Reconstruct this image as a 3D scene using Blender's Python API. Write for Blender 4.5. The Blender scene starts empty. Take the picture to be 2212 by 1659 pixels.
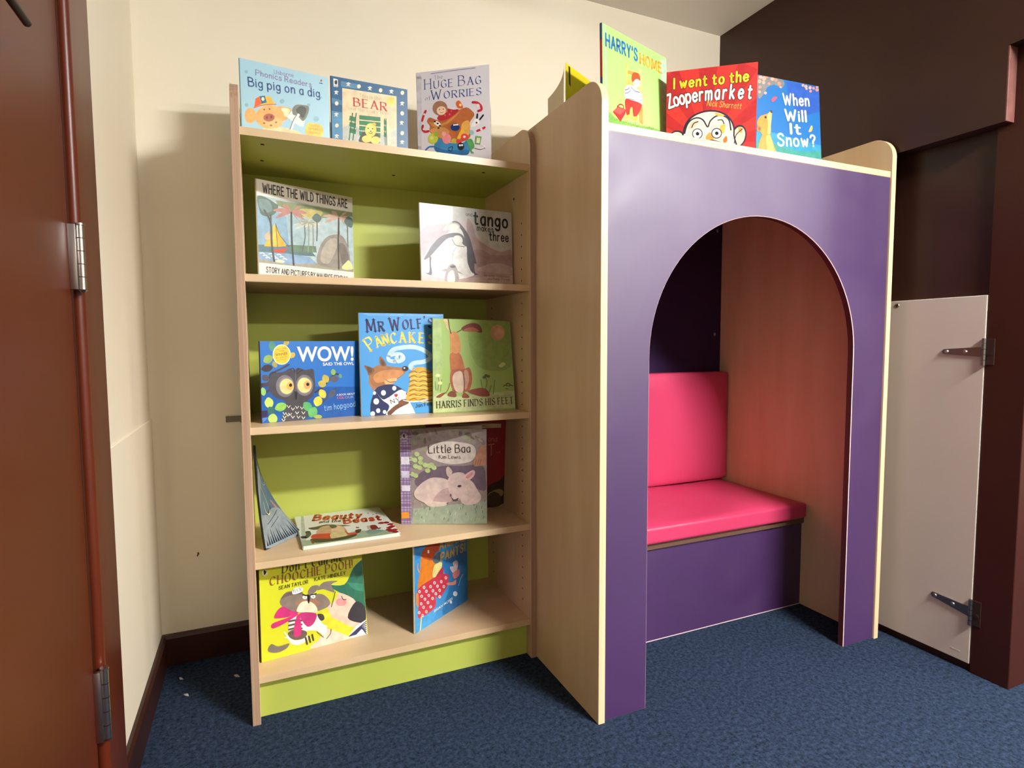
import bpy, bmesh, math, random
from mathutils import Vector, Matrix
from mathutils.geometry import tessellate_polygon
SC = bpy.context.scene
COL = SC.collection
R = math.radians
# ------------------------------------------------------------------ camera
cam_d = bpy.data.cameras.new('camera')
cam = bpy.data.objects.new('camera', cam_d); COL.objects.link(cam)
cam_d.sensor_fit = 'HORIZONTAL'; cam_d.sensor_width = 36.0
cam_d.lens = 1258.197 / 2212 * 36.0
cam_d.clip_start = 0.02
# right, forward and up of the camera, found from the cabinet's own edges
CR = Vector((0.91538, -0.40248, -0.00489)); CF = Vector((0.40120, 0.91333, -0.06970)); CU = Vector((0.03252, 0.06184, 0.99756))
cam.matrix_world = Matrix(((CR.x, CU.x, -CF.x, 0.0345), (CR.y, CU.y, -CF.y, -1.4502), (CR.z, CU.z, -CF.z, 0.8984), (0, 0, 0, 1)))
SC.camera = cam
# ------------------------------------------------------------------ world, exposure
wd = bpy.data.worlds.new('room_bounce'); SC.world = wd; wd.use_nodes = True
wd.node_tree.nodes['Background'].inputs[0].default_value = (1.0, 0.80, 0.56, 1)
wd.node_tree.nodes['Background'].inputs[1].default_value = 0.62
SC.view_settings.view_transform = 'Standard'; SC.view_settings.look = 'None'
SC.view_settings.exposure = 0.45; SC.view_settings.gamma = 1.0
SC.view_settings.use_curve_mapping = False
TUBE_STRENGTH = 405.0
TUBE_COLOR = (1.0, 0.98, 0.945)
# ------------------------------------------------------------------ helpers
def lin(h):
    if isinstance(h, str): h = [int(h[i:i+2], 16) / 255 for i in (0, 2, 4)]
    return tuple(c / 12.92 if c <= .04045 else ((c + .055) / 1.055) ** 2.4 for c in h)
MATS = {}
def mat(name, color, rough=.5, spec=.5, metal=0.0, coat=0.0):
    k = (name, str(color), rough, spec, metal)
    if k in MATS: return MATS[k]
    m = bpy.data.materials.new(name); m.use_nodes = True
    b = m.node_tree.nodes['Principled BSDF']
    b.inputs['Base Color'].default_value = lin(color) + (1,)
    b.inputs['Roughness'].default_value = rough
    b.inputs['Specular IOR Level'].default_value = spec
    b.inputs['Metallic'].default_value = metal
    if coat: b.inputs['Coat Weight'].default_value = coat; b.inputs['Coat Roughness'].default_value = .2
    MATS[k] = m
    return m
def ink(c):
    k = ('ink', c)
    if k not in MATS:
        v = [int(c[i:i+2], 16) for i in (0, 2, 4)]
        MATS[k] = noisy('ink_' + c, '%02x%02x%02x' % tuple(int(q*.94) for q in v), '%02x%02x%02x' % tuple(min(255, int(q*1.03)) for q in v), 55, rough=.38, spec=.4, detail=5, lo=.36, hi=.62)
    return MATS[k]
def noisy(name, c1, c2, scale, stretch=(1, 1, 1), rough=.5, spec=.4, detail=4, lo=.35, hi=.65, bump=0, bscale=None, bdist=.001, nrough=.5, rvar=0):
    m = bpy.data.materials.new(name); m.use_nodes = True
    nt = m.node_tree; b = nt.nodes['Principled BSDF']
    tc = nt.nodes.new('ShaderNodeTexCoord'); mp = nt.nodes.new('ShaderNodeMapping'); mp.inputs['Scale'].default_value = stretch
    nz = nt.nodes.new('ShaderNodeTexNoise'); nz.inputs['Scale'].default_value = scale; nz.inputs['Detail'].default_value = detail; nz.inputs['Roughness'].default_value = nrough
    cr = nt.nodes.new('ShaderNodeValToRGB')
    cr.color_ramp.elements[0].position = lo; cr.color_ramp.elements[0].color = lin(c1) + (1,)
    cr.color_ramp.elements[1].position = hi; cr.color_ramp.elements[1].color = lin(c2) + (1,)
    L = nt.links.new
    L(tc.outputs['Object'], mp.inputs['Vector']); L(mp.outputs['Vector'], nz.inputs['Vector'])
    L(nz.outputs['Fac'], cr.inputs['Fac']); L(cr.outputs['Color'], b.inputs['Base Color'])
    b.inputs['Roughness'].default_value = rough; b.inputs['Specular IOR Level'].default_value = spec
    if rvar:
        n3 = nt.nodes.new('ShaderNodeTexNoise'); n3.inputs['Scale'].default_value = 4.5; n3.inputs['Detail'].default_value = 4; n3.inputs['Distortion'].default_value = 2.2
        mr = nt.nodes.new('ShaderNodeMapRange'); mr.inputs['From Min'].default_value = .35; mr.inputs['From Max'].default_value = .65
        mr.inputs['To Min'].default_value = rough - rvar; mr.inputs['To Max'].default_value = rough + rvar
        L(tc.outputs['Object'], n3.inputs['Vector']); L(n3.outputs['Fac'], mr.inputs['Value']); L(mr.outputs['Result'], b.inputs['Roughness'])
    if bump:
        n2 = nt.nodes.new('ShaderNodeTexNoise'); n2.inputs['Scale'].default_value = bscale or scale; n2.inputs['Detail'].default_value = 3
        L(tc.outputs['Object'], n2.inputs['Vector'])
        bp = nt.nodes.new('ShaderNodeBump'); bp.inputs['Strength'].default_value = bump; bp.inputs['Distance'].default_value = bdist
        L(n2.outputs['Fac'], bp.inputs['Height']); L(bp.outputs['Normal'], b.inputs['Normal'])
    return m
def link(name, bm, mats, parent=None, smooth=False):
    me = bpy.data.meshes.new(name)
    bm.normal_update(); bm.to_mesh(me); bm.free()
    for m in (mats if isinstance(mats, (list, tuple)) else [mats]): me.materials.append(m)
    if smooth:
        for p in me.polygons: p.use_smooth = True
        me.set_sharp_from_angle(angle=R(38))
    o = bpy.data.objects.new(name, me); COL.objects.link(o)
    if parent: o.parent = parent
    return o
def tag(o, label, cat, group=None):
    o['label'] = label; o['category'] = cat
    if group: o['group'] = group
    return o
def thing(name, label, cat, loc=(0, 0, 0), rz=0, group=None):
    o = bpy.data.objects.new(name, None); COL.objects.link(o)
    o.location = loc; o.rotation_euler = (0, 0, rz); o.empty_display_size = .05
    return tag(o, label, cat, group)
def struct(o, label=None):
    o['kind'] = 'structure'
    if label: o['label'] = label
    return o
def box(bm, x0, x1, y0, y1, z0, z1, mi=0, bevel=0.0, bmi=None):
    vs = [bm.verts.new((x, y, z)) for x in (x0, x1) for y in (y0, y1) for z in (z0, z1)]
    F = [(0, 1, 3, 2), (4, 6, 7, 5), (0, 4, 5, 1), (2, 3, 7, 6), (0, 2, 6, 4), (1, 5, 7, 3)]
    fs = [bm.faces.new([vs[i] for i in f]) for f in F]
    for f in fs: f.material_index = mi
    if bevel:
        es = list({e for f in fs for e in f.edges})
        r = bmesh.ops.bevel(bm, geom=es, offset=bevel, segments=2, affect='EDGES', profile=.5)
        if bmi is not None:
            for f in r['faces']: f.material_index = bmi
    return fs
def bx(name, d, m, parent=None, bevel=0.0015):
    bm = bmesh.new(); box(bm, *d, bevel=bevel); return link(name, bm, m, parent)
def prism(bm, pts, axis, a, b, mi=0, emi=None):
    """extrude a 2-D outline along an axis; emi = material of the side strips"""
    def V(p, t): return {'x': (t, p[0], p[1]), 'y': (p[0], t, p[1]), 'z': (p[0], p[1], t)}[axis]
    A = [bm.verts.new(V(p, a)) for p in pts]; B = [bm.verts.new(V(p, b)) for p in pts]
    n = len(pts); fs = [bm.faces.new(A), bm.faces.new(B)]
    for f in fs: f.material_index = mi
    for i in range(n):
        f = bm.faces.new([A[i], A[(i + 1) % n], B[(i + 1) % n], B[i]]); f.material_index = mi if emi is None else emi
        fs.append(f)
    bmesh.ops.recalc_face_normals(bm, faces=fs)
    return fs
def tube(bm, p0, p1, r, n=16, mi=0, r2=None):
    p0 = Vector(p0); p1 = Vector(p1); d = (p1 - p0).normalized()
    a = d.orthogonal().normalized(); b = d.cross(a); r2 = r if r2 is None else r2
    A = [bm.verts.new(p0 + (a * math.cos(2*math.pi*i/n) + b * math.sin(2*math.pi*i/n)) * r) for i in range(n)]
    B = [bm.verts.new(p1 + (a * math.cos(2*math.pi*i/n) + b * math.sin(2*math.pi*i/n)) * r2) for i in range(n)]
    fs = [bm.faces.new(A[::-1]), bm.faces.new(B)] + [bm.faces.new([A[i], A[(i+1) % n], B[(i+1) % n], B[i]]) for i in range(n)]
    for f in fs: f.material_index = mi
    return fs
# ------------------------------------------------------------------ measures (metres; x along the units, y into the room's corner, z up)
T = .018
WB = .7456; WP = .9925; DP = .3279                 # bookcase width, reading nook width, how far the nook stands proud
YB = .335                                          # front of the back panels
XR0 = WB; XR1 = WB + WP
ZS = (1.3815, 1.0582, .7072, .3894, .1124)         # shelf tops
TH = .0174
HP = 1.487                                         # height of the side panels
ZPT = 1.3851                                       # top board of the nook
YW = .398; XL = -.236; XR = 1.7485; ZC = 2.10      # walls, ceiling
SK = .085                                          # skirting height
# ------------------------------------------------------------------ materials
M_CREAM = noisy('cream_wall_paint', 'e9e0ca', 'ece4d0', 3.0, rough=.6, spec=.25, bump=.12, bscale=90, bdist=.0008)
M_CEIL = mat('ceiling_paint', 'f2f0ec', .8, .2)
M_BROWN = noisy('brown_gloss_paint', '381f17', '3e241b', 4.0, rough=.38, spec=.35, bump=.05, bscale=60)
M_BRED = noisy('red_brown_paint', '36140b', '3c180e', 3.0, rough=.4, spec=.35, bump=.04, bscale=50)
M_PINKB = noisy('lit_brown_end', '6e463f', '7a5049', 40.0, rough=.4, spec=.5)  # same brown paint, with the light on the panel's end mixed into the colour
M_DOOR = noisy('red_brown_door_paint', '541f0a', '5a230d', 2.2, stretch=(1, 1, .3), rough=.36, spec=.26)
M_FRAME = noisy('red_brown_frame_paint', '571f0d', '5d230f', 3.0, rough=.36, spec=.4)
M_SKIRT = noisy('dark_skirting_paint', '2e140e', '381911', 6.0, rough=.4, spec=.4)
M_MAPLE = noisy('maple_laminate', 'd4b78e', 'dfc59f', 5.0, stretch=(3, 3, .5), rough=.42, spec=.35, detail=6, lo=.3, hi=.7)
M_MAPLEH = noisy('maple_shelf_laminate', 'd2b48c', 'dcc29c', 5.0, stretch=(.5, 3, 3), rough=.36, spec=.4, detail=6, lo=.3, hi=.7)
M_EDGEV = noisy('beech_edge_upright', 'a4836b', 'b89a80', 60.0, stretch=(5, 5, .03), rough=.4, spec=.4, detail=3)
M_EDGEH = noisy('beech_edge_level', '97735d', 'a8846c', 60.0, stretch=(.03, 5, 5), rough=.36, spec=.45, detail=3)
M_PEDGE = noisy('pale_edge_upright', 'dcbf93', 'e6cfa8', 60.0, stretch=(5, 5, .03), rough=.28, spec=.5, detail=3)
M_PEDGEH = noisy('pale_edge_level', 'dcc09a', 'e6cfae', 60.0, stretch=(.03, 5, 5), rough=.26, spec=.6, detail=3)
M_GREEN = noisy('lime_laminate', 'b3be56', 'b9c45c', 2.0, rough=.42, spec=.35)
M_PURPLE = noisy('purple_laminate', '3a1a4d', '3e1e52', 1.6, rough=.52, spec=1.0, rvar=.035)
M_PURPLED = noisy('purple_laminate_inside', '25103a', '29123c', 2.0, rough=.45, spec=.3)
M_PLINE = mat('pale_pink_bevel', 'e6c8cc', .35, .5)
M_HOLE = mat('peg_hole_dark', '2a1c12', .9, .1)
M_VINYL = noisy('pink_vinyl', 'c2385f', 'c73d64', 3.0, rough=.36, spec=.6, bump=.45, bscale=6, bdist=.006)
M_STEEL = mat('zinc_steel', 'b9b4b0', .28, .5, 1.0)
M_ZINC = mat('dull_zinc', '8c8886', .34, .5, 1.0)
M_DSTEEL = mat('painted_over_steel', '3a2622', .4, .5, .3)
M_BEIGE = noisy('beige_cupboard_paint', 'cabdb0', 'd0c3b6', 3.0, rough=.5, spec=.3, bump=.1, bscale=70)
M_PAGE = mat('paper_pages', 'eee6d4', .7, .2)
M_BLACK = mat('black_rod', '1a0f0e', .45, .4)
M_GREYM = mat('grey_bracket', '7a7062', .5, .4)
M_SCRAP = mat('paper_scrap', 'b8b0a8', .8, .2)
# carpet: short loop pile, dark blue with lighter flecks
M_CARPET = noisy('blue_carpet', '080c14', '3b4a62', 95.0, rough=.95, spec=.05, detail=10, lo=.36, hi=.66, bump=.6, bscale=380, bdist=.003, nrough=.82)

# ------------------------------------------------------------------ the setting
bm = bmesh.new(); box(bm, -1.2, 4.0, -4.6, YW + .1, -.05, 0)
struct(link('floor', bm, M_CARPET))
bm = bmesh.new(); box(bm, -1.2, 4.0, -4.6, YW + .1, ZC, ZC + .08)
struct(link('ceiling', bm, M_CEIL))
bm = bmesh.new(); box(bm, XL - .1, 2.0, YW, YW + .1, 0, ZC)
# old scuffs and a filled screw hole
for (x, z, r, mi) in ((-.134, .304, .0028, 1), (-.136, .299, .002, 1), (.842, 2.083, .008, 1)):
    vs = [bm.verts.new((x + r*(1+.3*math.sin(i*2.1))*math.cos(i*math.pi/5), YW - .0004, z + 1.6*r*math.sin(i*math.pi/5))) for i in range(10)]
    f = bm.faces.new(vs); f.material_index = mi
struct(link('wall_back', bm, [M_CREAM, mat('wall_scuff', '6a5240', .8, .1)]))
bm = bmesh.new()
box(bm, XL - .1, XL, -.30, YW, 0, ZC)                             # wall between the door and the corner
box(bm, XL - .1, XL + .004, -.16, YW, 0, .697, bevel=.0015)        # slightly proud lower half
box(bm, XL - .1, XL, -1.32, -.30, 2.05, ZC)
struct(link('wall_left', bm, M_CREAM))
# right-hand wall: a brown panel that stops short above a lower cupboard front
bm = bmesh.new()
prism(bm, [(YW + .1, 1.440), (-.585, 1.440), (-.585, 1.622), (-1.6, 1.622), (-1.6, ZC), (YW + .1, ZC)], 'x', XR, XR + .04)
struct(link('wall_right', bm, M_BROWN))
bm = bmesh.new()
box(bm, 1.797, 1.88, -.552, YW + .1, 0, 1.62, bevel=0)
struct(link('wall_cupboard', bm, M_BROWN))
bm = bmesh.new(); box(bm, 1.783, 2.6, -.642, -.552, 0, 1.66, bevel=.002)
struct(link('trim_2', bm, M_BRED), 'reddish brown corner post beside the low cupboard door')
bm = bmesh.new(); box(bm, XR + .001, XR + .036, -.588, -.583, 1.4405, 1.6215, bevel=.001)
struct(link('trim_3', bm, M_PINKB), 'end of the brown overhanging wall panel, coloured paler for the light on it')
# skirting
bm = bmesh.new(); prism(bm, [(YW, 0), (YW - .018, 0), (YW - .018, SK - .008), (YW - .012, SK), (YW, SK)], 'x', XL, 1.75)
struct(link('baseboard_back', bm, M_SKIRT))
bm = bmesh.new(); prism(bm, [(XL, 0), (XL + .017, 0), (XL + .017, SK - .008), (XL + .011, SK), (XL, SK)], 'y', -.165, YW - .018)
struct(link('baseboard_left', bm, M_SKIRT))
# door in the left wall, its architrave and rounded stop bead
bm = bmesh.new(); prism(bm, [(XL - .1, -.165), (XL + .016, -.165), (XL + .018, -.17), (XL + .018, -.300), (XL - .1, -.300)], 'z', 0, 2.05)
box(bm, XL - .1, XL + .018, -1.36, -.165, 1.99, 2.05)
tube(bm, (XL + .015, -.3165, 0), (XL + .015, -.3165, 1.99), .0095, 24)
o = struct(link('trim_1', bm, M_FRAME), 'red brown architrave with rounded bead beside the door')
for p in o.data.polygons: p.use_smooth = True
o.data.set_sharp_from_angle(angle=R(38))
bm = bmesh.new(); box(bm, XL - .03, XL + .012, -1.16, -.338, .006, 1.985, bevel=.003)
door = struct(link('door_1', bm, M_DOOR), 'red brown painted door with steel hinges at left edge of photo')
for (z0, z1) in ((.985, 1.085), (.250, .368)):
    bm = bmesh.new(); xh, yh = XL + .026, -.336
    n = 5
    for i in range(n):
        a = z0 + (z1 - z0) * i / n; b = z0 + (z1 - z0) * (i + 1) / n
        tube(bm, (xh, yh, a + .0006), (xh, yh, b - .0006), .0058, 18)
    tube(bm, (xh, yh, z0 - .004), (xh, yh, z0), .0035, 12, 0, .0066); tube(bm, (xh, yh, z1), (xh, yh, z1 + .003), .007, 16)
    box(bm, XL + .012, XL + .022, yh - .011, yh - .003, z0, z1, bevel=.0006)
    link('hinge', bm, M_STEEL, door, smooth=True)
bm = bmesh.new()
tube(bm, (XL + .045, -.599, 1.264), (XL + .045, -.98, 1.264), .0045, 16)
for y in (-.70, -.94):
    tube(bm, (XL + .0115, y, 1.264), (XL + .045, y, 1.264), .0042, 14); tube(bm, (XL + .0115, y, 1.264), (XL + .016, y, 1.264), .013, 18)
link('pull_bar', bm, M_BLACK, door, smooth=True)
# low beige cupboard door with two strap hinges
bm = bmesh.new(); box(bm, 1.782, 1.797, -.5505, -.06, .022, 1.018, bevel=.002)
box(bm, 1.7815, 1.7822, -.528, -.505, .046, .048); 
cup = struct(link('door_2', bm, M_BEIGE), 'low beige cupboard door with two strap hinges beside the nook')
def strap(zc, dz):
    bm = bmesh.new(); x = 1.7815
    # tapering strap, from the knuckle to the tip
    pts = [(-.545, zc + .013), (-.452, zc + .0065 + dz), (-.448, zc + dz), (-.452, zc - .0065 + dz), (-.545, zc - .013)]
    prism(bm, pts, 'x', x - .0035, x)
    for i in range(5):
        a = zc - .036 + .0144 * i
        tube(bm, (x - .004, -.5505, a + .0006), (x - .004, -.5505, a + .0138), .0052, 14)
    h = link('strap_hinge', bm, M_ZINC, cup, smooth=True)
    bm = bmesh.new(); box(bm, x - .0015, x + .0025, -.573, -.555, zc - .034, zc + .034, bevel=.0008); tube(bm, (x - .0035, -.565, zc - .006), (x + .002, -.565, zc - .006), .0045, 12)
    link('hinge_leaf', bm, M_DSTEEL, h)
    for y, t in ((-.460, .92), (-.506, .45)):
        bm = bmesh.new(); tube(bm, (x - .0035, y, zc + dz * t), (x - .0058, y, zc + dz * t), .0055, 14, 0, .0035)
        link('screw', bm, M_STEEL, h)
strap(.870, 0.0); strap(.168, .012)
bm = bmesh.new(); tube(bm, (1.7822, -.3165, 1.004), (1.7808, -.3165, 1.004), .0068, 20, 0, .006); tube(bm, (1.781, -.3165, 1.004), (1.7806, -.3165, 1.004), .0028, 14, 1)
link('screw', bm, [M_STEEL, M_DSTEEL], cup)
# grey bracket on the wall beside the bookcase
bm = bmesh.new(); box(bm, -.050, .004, YW - .006, YW, .677, .694, bevel=.001); box(bm, -.012, .012, YW - .03, YW - .006, .677, .694, bevel=.001)
tag(link('wall_bracket', bm, M_GREYM), 'small dark grey metal bracket on cream wall behind bookcase edge', 'bracket')
# two short fluorescent battens on the ceiling behind and beside the photographer, plus one added for the purple front's sheen
def lamp(label, x, y, strength):
    lt = thing('ceiling_batten', label, 'ceiling light', (x, y, ZC))
    wm = mat('white_metal', 'eeeeea', .4, .4)
    bm = bmesh.new(); box(bm, -.33, .33, -.05, .05, -.03, -.0005, bevel=.004); link('batten_body', bm, wm, lt)
    m = bpy.data.materials.new('fluorescent_tube'); m.use_nodes = True; nt = m.node_tree; nt.nodes.clear()
    em = nt.nodes.new('ShaderNodeEmission'); em.inputs[0].default_value = TUBE_COLOR + (1,); em.inputs[1].default_value = strength
    ou = nt.nodes.new('ShaderNodeOutputMaterial'); nt.links.new(em.outputs[0], ou.inputs[0])
    bm = bmesh.new(); box(bm, -.30, .30, -.055, .055, -.062, -.031, bevel=.004); link('lamp_diffuser', bm, m, lt)
    for u in (-.308, .308):
        bm = bmesh.new(); box(bm, u - .007, u + .007, -.057, .057, -.064, -.029, bevel=.001)
        link('end_cap', bm, wm, lt)
lamp('short white ceiling light with long diffuser on the ceiling nearest the reading nook', 1.50, -2.02, TUBE_STRENGTH)
lamp('added short white ceiling light with long diffuser farther to the right, brightening the purple front', 3.25, -2.10, TUBE_STRENGTH * .35)  # extra lamp, added to spread the gloss across the purple front
lamp('short white ceiling light with long diffuser on the ceiling far behind the camera', 2.30, -3.90, TUBE_STRENGTH)
for (x, y, s, r) in ((-.178, .291, .006, .3), (-.155, .201, .008, 1.0), (-.040, .243, .008, .6)):
    bm = bmesh.new(); vs = [bm.verts.new((s*math.cos(k*2.1 + r)*(.5 + .5*(k % 2)), .6*s*math.sin(k*1.25 + r), .003 + .002*(k % 3))) for k in range(5)]
    f = bm.faces.new(vs); e = bmesh.ops.extrude_face_region(bm, geom=[f]); bmesh.ops.translate(bm, vec=(0, 0, -.003), verts=[v for v in e['geom'] if isinstance(v, bmesh.types.BMVert)])
    o = tag(link('paper_scrap', bm, M_SCRAP), 'tiny pale paper scrap on the dark carpet left of the bookcase', 'scrap', 'paper scraps left of the bookcase'); o.location = (x, y, 0)

# ------------------------------------------------------------------ side panels with a rounded front top corner
def panel_outline(y0, y1, r=.062):
    P = [(y0, 0), (y1, 0), (y1, HP)]
    for k in range(13):
        a = math.pi/2 + k * (math.pi/2) / 12
        P.append((y0 + r + r*math.cos(a), HP - r + r*math.sin(a)))
    return P
def side_panel(parent, x0, y0, y1, holes=(), edge=None, name='side_panel'):
    bm = bmesh.new()
    prism(bm, panel_outline(y0, y1), 'x', x0, x0 + T, 0, 1)
    bmesh.ops.bevel(bm, geom=[e for e in bm.edges if e.calc_length() > .003 and len(e.link_faces) == 2 and e.link_faces[0].material_index != e.link_faces[1].material_index], offset=.0008, segments=1, affect='EDGES')
    for (x, y, z, r, s) in holes:
        vs = [bm.verts.new((x, y + r*math.cos(k*math.pi/5), z + r*math.sin(k*math.pi/5))) for k in range(10)]
        f = bm.faces.new(vs if s > 0 else vs[::-1]); f.material_index = 2
    return link(name, bm, [M_MAPLE, edge or M_EDGEV, M_HOLE], parent)
case = thing('bookcase', 'tall maple bookcase with lime green back and five shelves', 'bookcase')
hl = [(WB - T - .0003, .056, 1.2328 - .0318*k, .0026, -1) for k in range(36) if 1.2328 - .0318*k > .14]
hl += [(WB - T - .0003, .285, 1.2328 - .0318*k, .0026, -1) for k in range(36) if 1.2328 - .0318*k > .14]
hl += [(WB - T - .0003, .108, 1.3115, .004, -1)]
side_panel(case, 0, 0, .345, [(T + .0003, y, 1.2328 - .0318*k, .0026, 1) for k in range(34) for y in (.056, .285)])
side_panel(case, WB - T, 0, .345, hl)
bm = bmesh.new(); box(bm, T, WB - T, YB, YB + .006, .0, ZS[0] - TH, bevel=0)
for (x, z) in ((.615, .2),):
    vs = [bm.verts.new((x + .004*math.cos(k*math.pi/5), YB - .0003, z + .004*math.sin(k*math.pi/5))) for k in range(10)]
    bm.faces.new(vs).material_index = 1
link('back_panel', bm, [M_GREEN, M_HOLE], case)
for i, z in enumerate(ZS):
    bm = bmesh.new(); fs = box(bm, T, WB - T, .0072, YB, z - TH, z, 0)
    fs[4].material_index = 1                                        # front edge strip
    if i == 0:
        for f in fs:
            f.normal_update()
            if f.normal.z < -.5: f.material_index = 2
        for (x, y) in ((.065, .06), (.065, .19), (.40, .19), (.62, .07)):
            vs = [bm.verts.new((x + .005*math.cos(k*math.pi/4), y + .005*math.sin(k*math.pi/4), z - TH - .0003)) for k in range(8)]
            bm.faces.new(vs[::-1]).material_index = 3
    bmesh.ops.bevel(bm, geom=[e for e in bm.edges if len(e.link_faces) == 2 and {0, 1} == {f.material_index for f in e.link_faces}], offset=.0012, segments=2, affect='EDGES')
    link('shelf', bm, [M_MAPLEH, M_EDGEH, M_GREEN, M_HOLE], case)
bx('plinth', (T, WB - T, .031, .047, 0, ZS[4] - TH), M_GREEN, case, 0)

# ------------------------------------------------------------------ reading nook
nook = thing('reading_nook', 'purple fronted reading nook with arched opening and maple sides', 'reading nook', (0, 0, 0))
side_panel(nook, XR0, -DP, .39, edge=M_PEDGE)
side_panel(nook, XR1 - T, -DP, .345, [(XR1 - T - .0003, -.187, 1.424, .006, -1)], edge=M_PEDGE)
YF = -DP + .0057
bm = bmesh.new()
xa0, xa1 = .8850, 1.5925; xc = (xa0 + xa1)/2; ra = (xa1 - xa0)/2; zs = 1.2185 - ra
P = [(XR0 + T, 0), (xa0, 0)]
for k in range(49):
    a = math.pi - math.pi*k/48; P.append((xc + ra*math.cos(a), zs + ra*math.sin(a)))
P += [(xa1, 0), (XR1 - T, 0), (XR1 - T, ZPT - TH), (XR0 + T, ZPT - TH)]
prism(bm, P, 'y', YF, YF + T, 0, 1)
es = [e for e in bm.edges if len(e.link_faces) == 2 and {0, 1} == {f.material_index for f in e.link_faces} and all(v.co.y < YF + .001 for v in e.verts) and not all(abs(v.co.x - XR0 - T) < .001 or abs(v.co.x - XR1 + T) < .001 for v in e.verts)]
r = bmesh.ops.bevel(bm, geom=es, offset=.0016, segments=1, affect='EDGES')
for f in r['faces']: f.material_index = 2
link('arched_front', bm, [M_PURPLE, mat('dark_red_edge', '5a2a2c', .5, .3), M_PLINE], nook)
bm = bmesh.new(); fs = box(bm, XR0 + T, XR1 - T, YF, YB, ZPT - TH, ZPT); fs[4].material_index = 1
bmesh.ops.bevel(bm, geom=[e for e in bm.edges if len(e.link_faces) == 2 and {0, 1} == {f.material_index for f in e.link_faces}], offset=.0012, segments=2, affect='EDGES')
link('top_board', bm, [M_MAPLEH, M_PEDGEH], nook)
bm = bmesh.new(); box(bm, XR0 + T, XR1 - T, YB, YB + .006, 0, ZPT - TH)
for (x, z) in ((1.691, .930), (1.695, 1.33)):
    vs = [bm.verts.new((x + .005*math.cos(k*math.pi/5), YB - .0004, z + .007*math.sin(k*math.pi/5))) for k in range(10)]
    bm.faces.new(vs).material_index = 1
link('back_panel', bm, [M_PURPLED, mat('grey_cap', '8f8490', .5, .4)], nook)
bx('seat_board', (XR0 + T, XR1 - T, -.072, YB, .286, .304), mat('seat_board_edge', '64493a', .5, .3), nook, .001)
bm = bmesh.new(); box(bm, XR0 + T, XR1 - T, -.063, -.045, 0, .286); bm.normal_update()
box(bm, XR0 + T, XR1 - T, -.0638, -.0628, 0, .0022, 1)
link('seat_front', bm, [M_PURPLE, M_PLINE], nook)
def cushion(name, label, d, n, soft):
    x0, x1, y0, y1, z0, z1 = d
    bm = bmesh.new(); bmesh.ops.create_grid
    N = n; r = .011
    # rounded box from a subdivided cube, slightly crowned
    bmesh.ops.create_cube(bm, size=1)
    bmesh.ops.subdivide_edges(bm, edges=bm.edges[:], cuts=N, use_grid_fill=True)
    sx, sy, sz = (x1-x0)/2, (y1-y0)/2, (z1-z0)/2
    for v in bm.verts:
        q = [v.co.x*2, v.co.y*2, v.co.z*2]
        p = [q[0]*sx, q[1]*sy, q[2]*sz]
        # pull the vertices to the rims, then round them
        for i, s in enumerate((sx, sy, sz)):
            e = .5 if s < .05 else .72
            p[i] = math.copysign(abs(q[i])**e, q[i]) * s
        c = [max(-s + r, min(s - r, w)) for w, s in zip(p, (sx, sy, sz))]
        dv = Vector([a - b for a, b in zip(p, c)])
        if dv.length > 1e-9: dv = dv.normalized() * r * (1 if dv.length > 0 else 0) if sum(abs(w) > s - r + 1e-6 for w, s in zip(p, (sx, sy, sz))) else dv
        v.co = Vector(c) + dv
        k = min((1-abs(q[0])), (1-abs(q[1] if soft == 'z' else q[2])))
        wob = .0035*math.sin(v.co.x*13 + 1) * math.sin(v.co.y*11 + v.co.z*9)
        if soft == 'z' and q[2] > .99: v.co.z += .006*min(1, k*3) + wob*min(1, k*4)
        if soft == 'y' and q[1] < -.99: v.co.y -= .008*min(1, k*3) + wob*min(1, k*4)
    bmesh.ops.translate(bm, vec=((x0+x1)/2, (y0+y1)/2, (z0+z1)/2), verts=bm.verts)
    return bm
bm = cushion('seat_cushion', '', (XR0 + T + .002, XR1 - T - .002, -.086, .334, .3045, .358), 21, 'z')
tag(link('seat_cushion', bm, M_VINYL, smooth=True), 'flat pink vinyl seat cushion lying on the nook bench', 'cushion')
bm = cushion('back_cushion', '', (XR0 + T + .002, XR1 - T - .003, .279, .334, .366, .786), 21, 'y')
tag(link('back_cushion', bm, M_VINYL, smooth=True), 'upright pink vinyl back cushion standing against the dark nook back', 'cushion')

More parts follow.
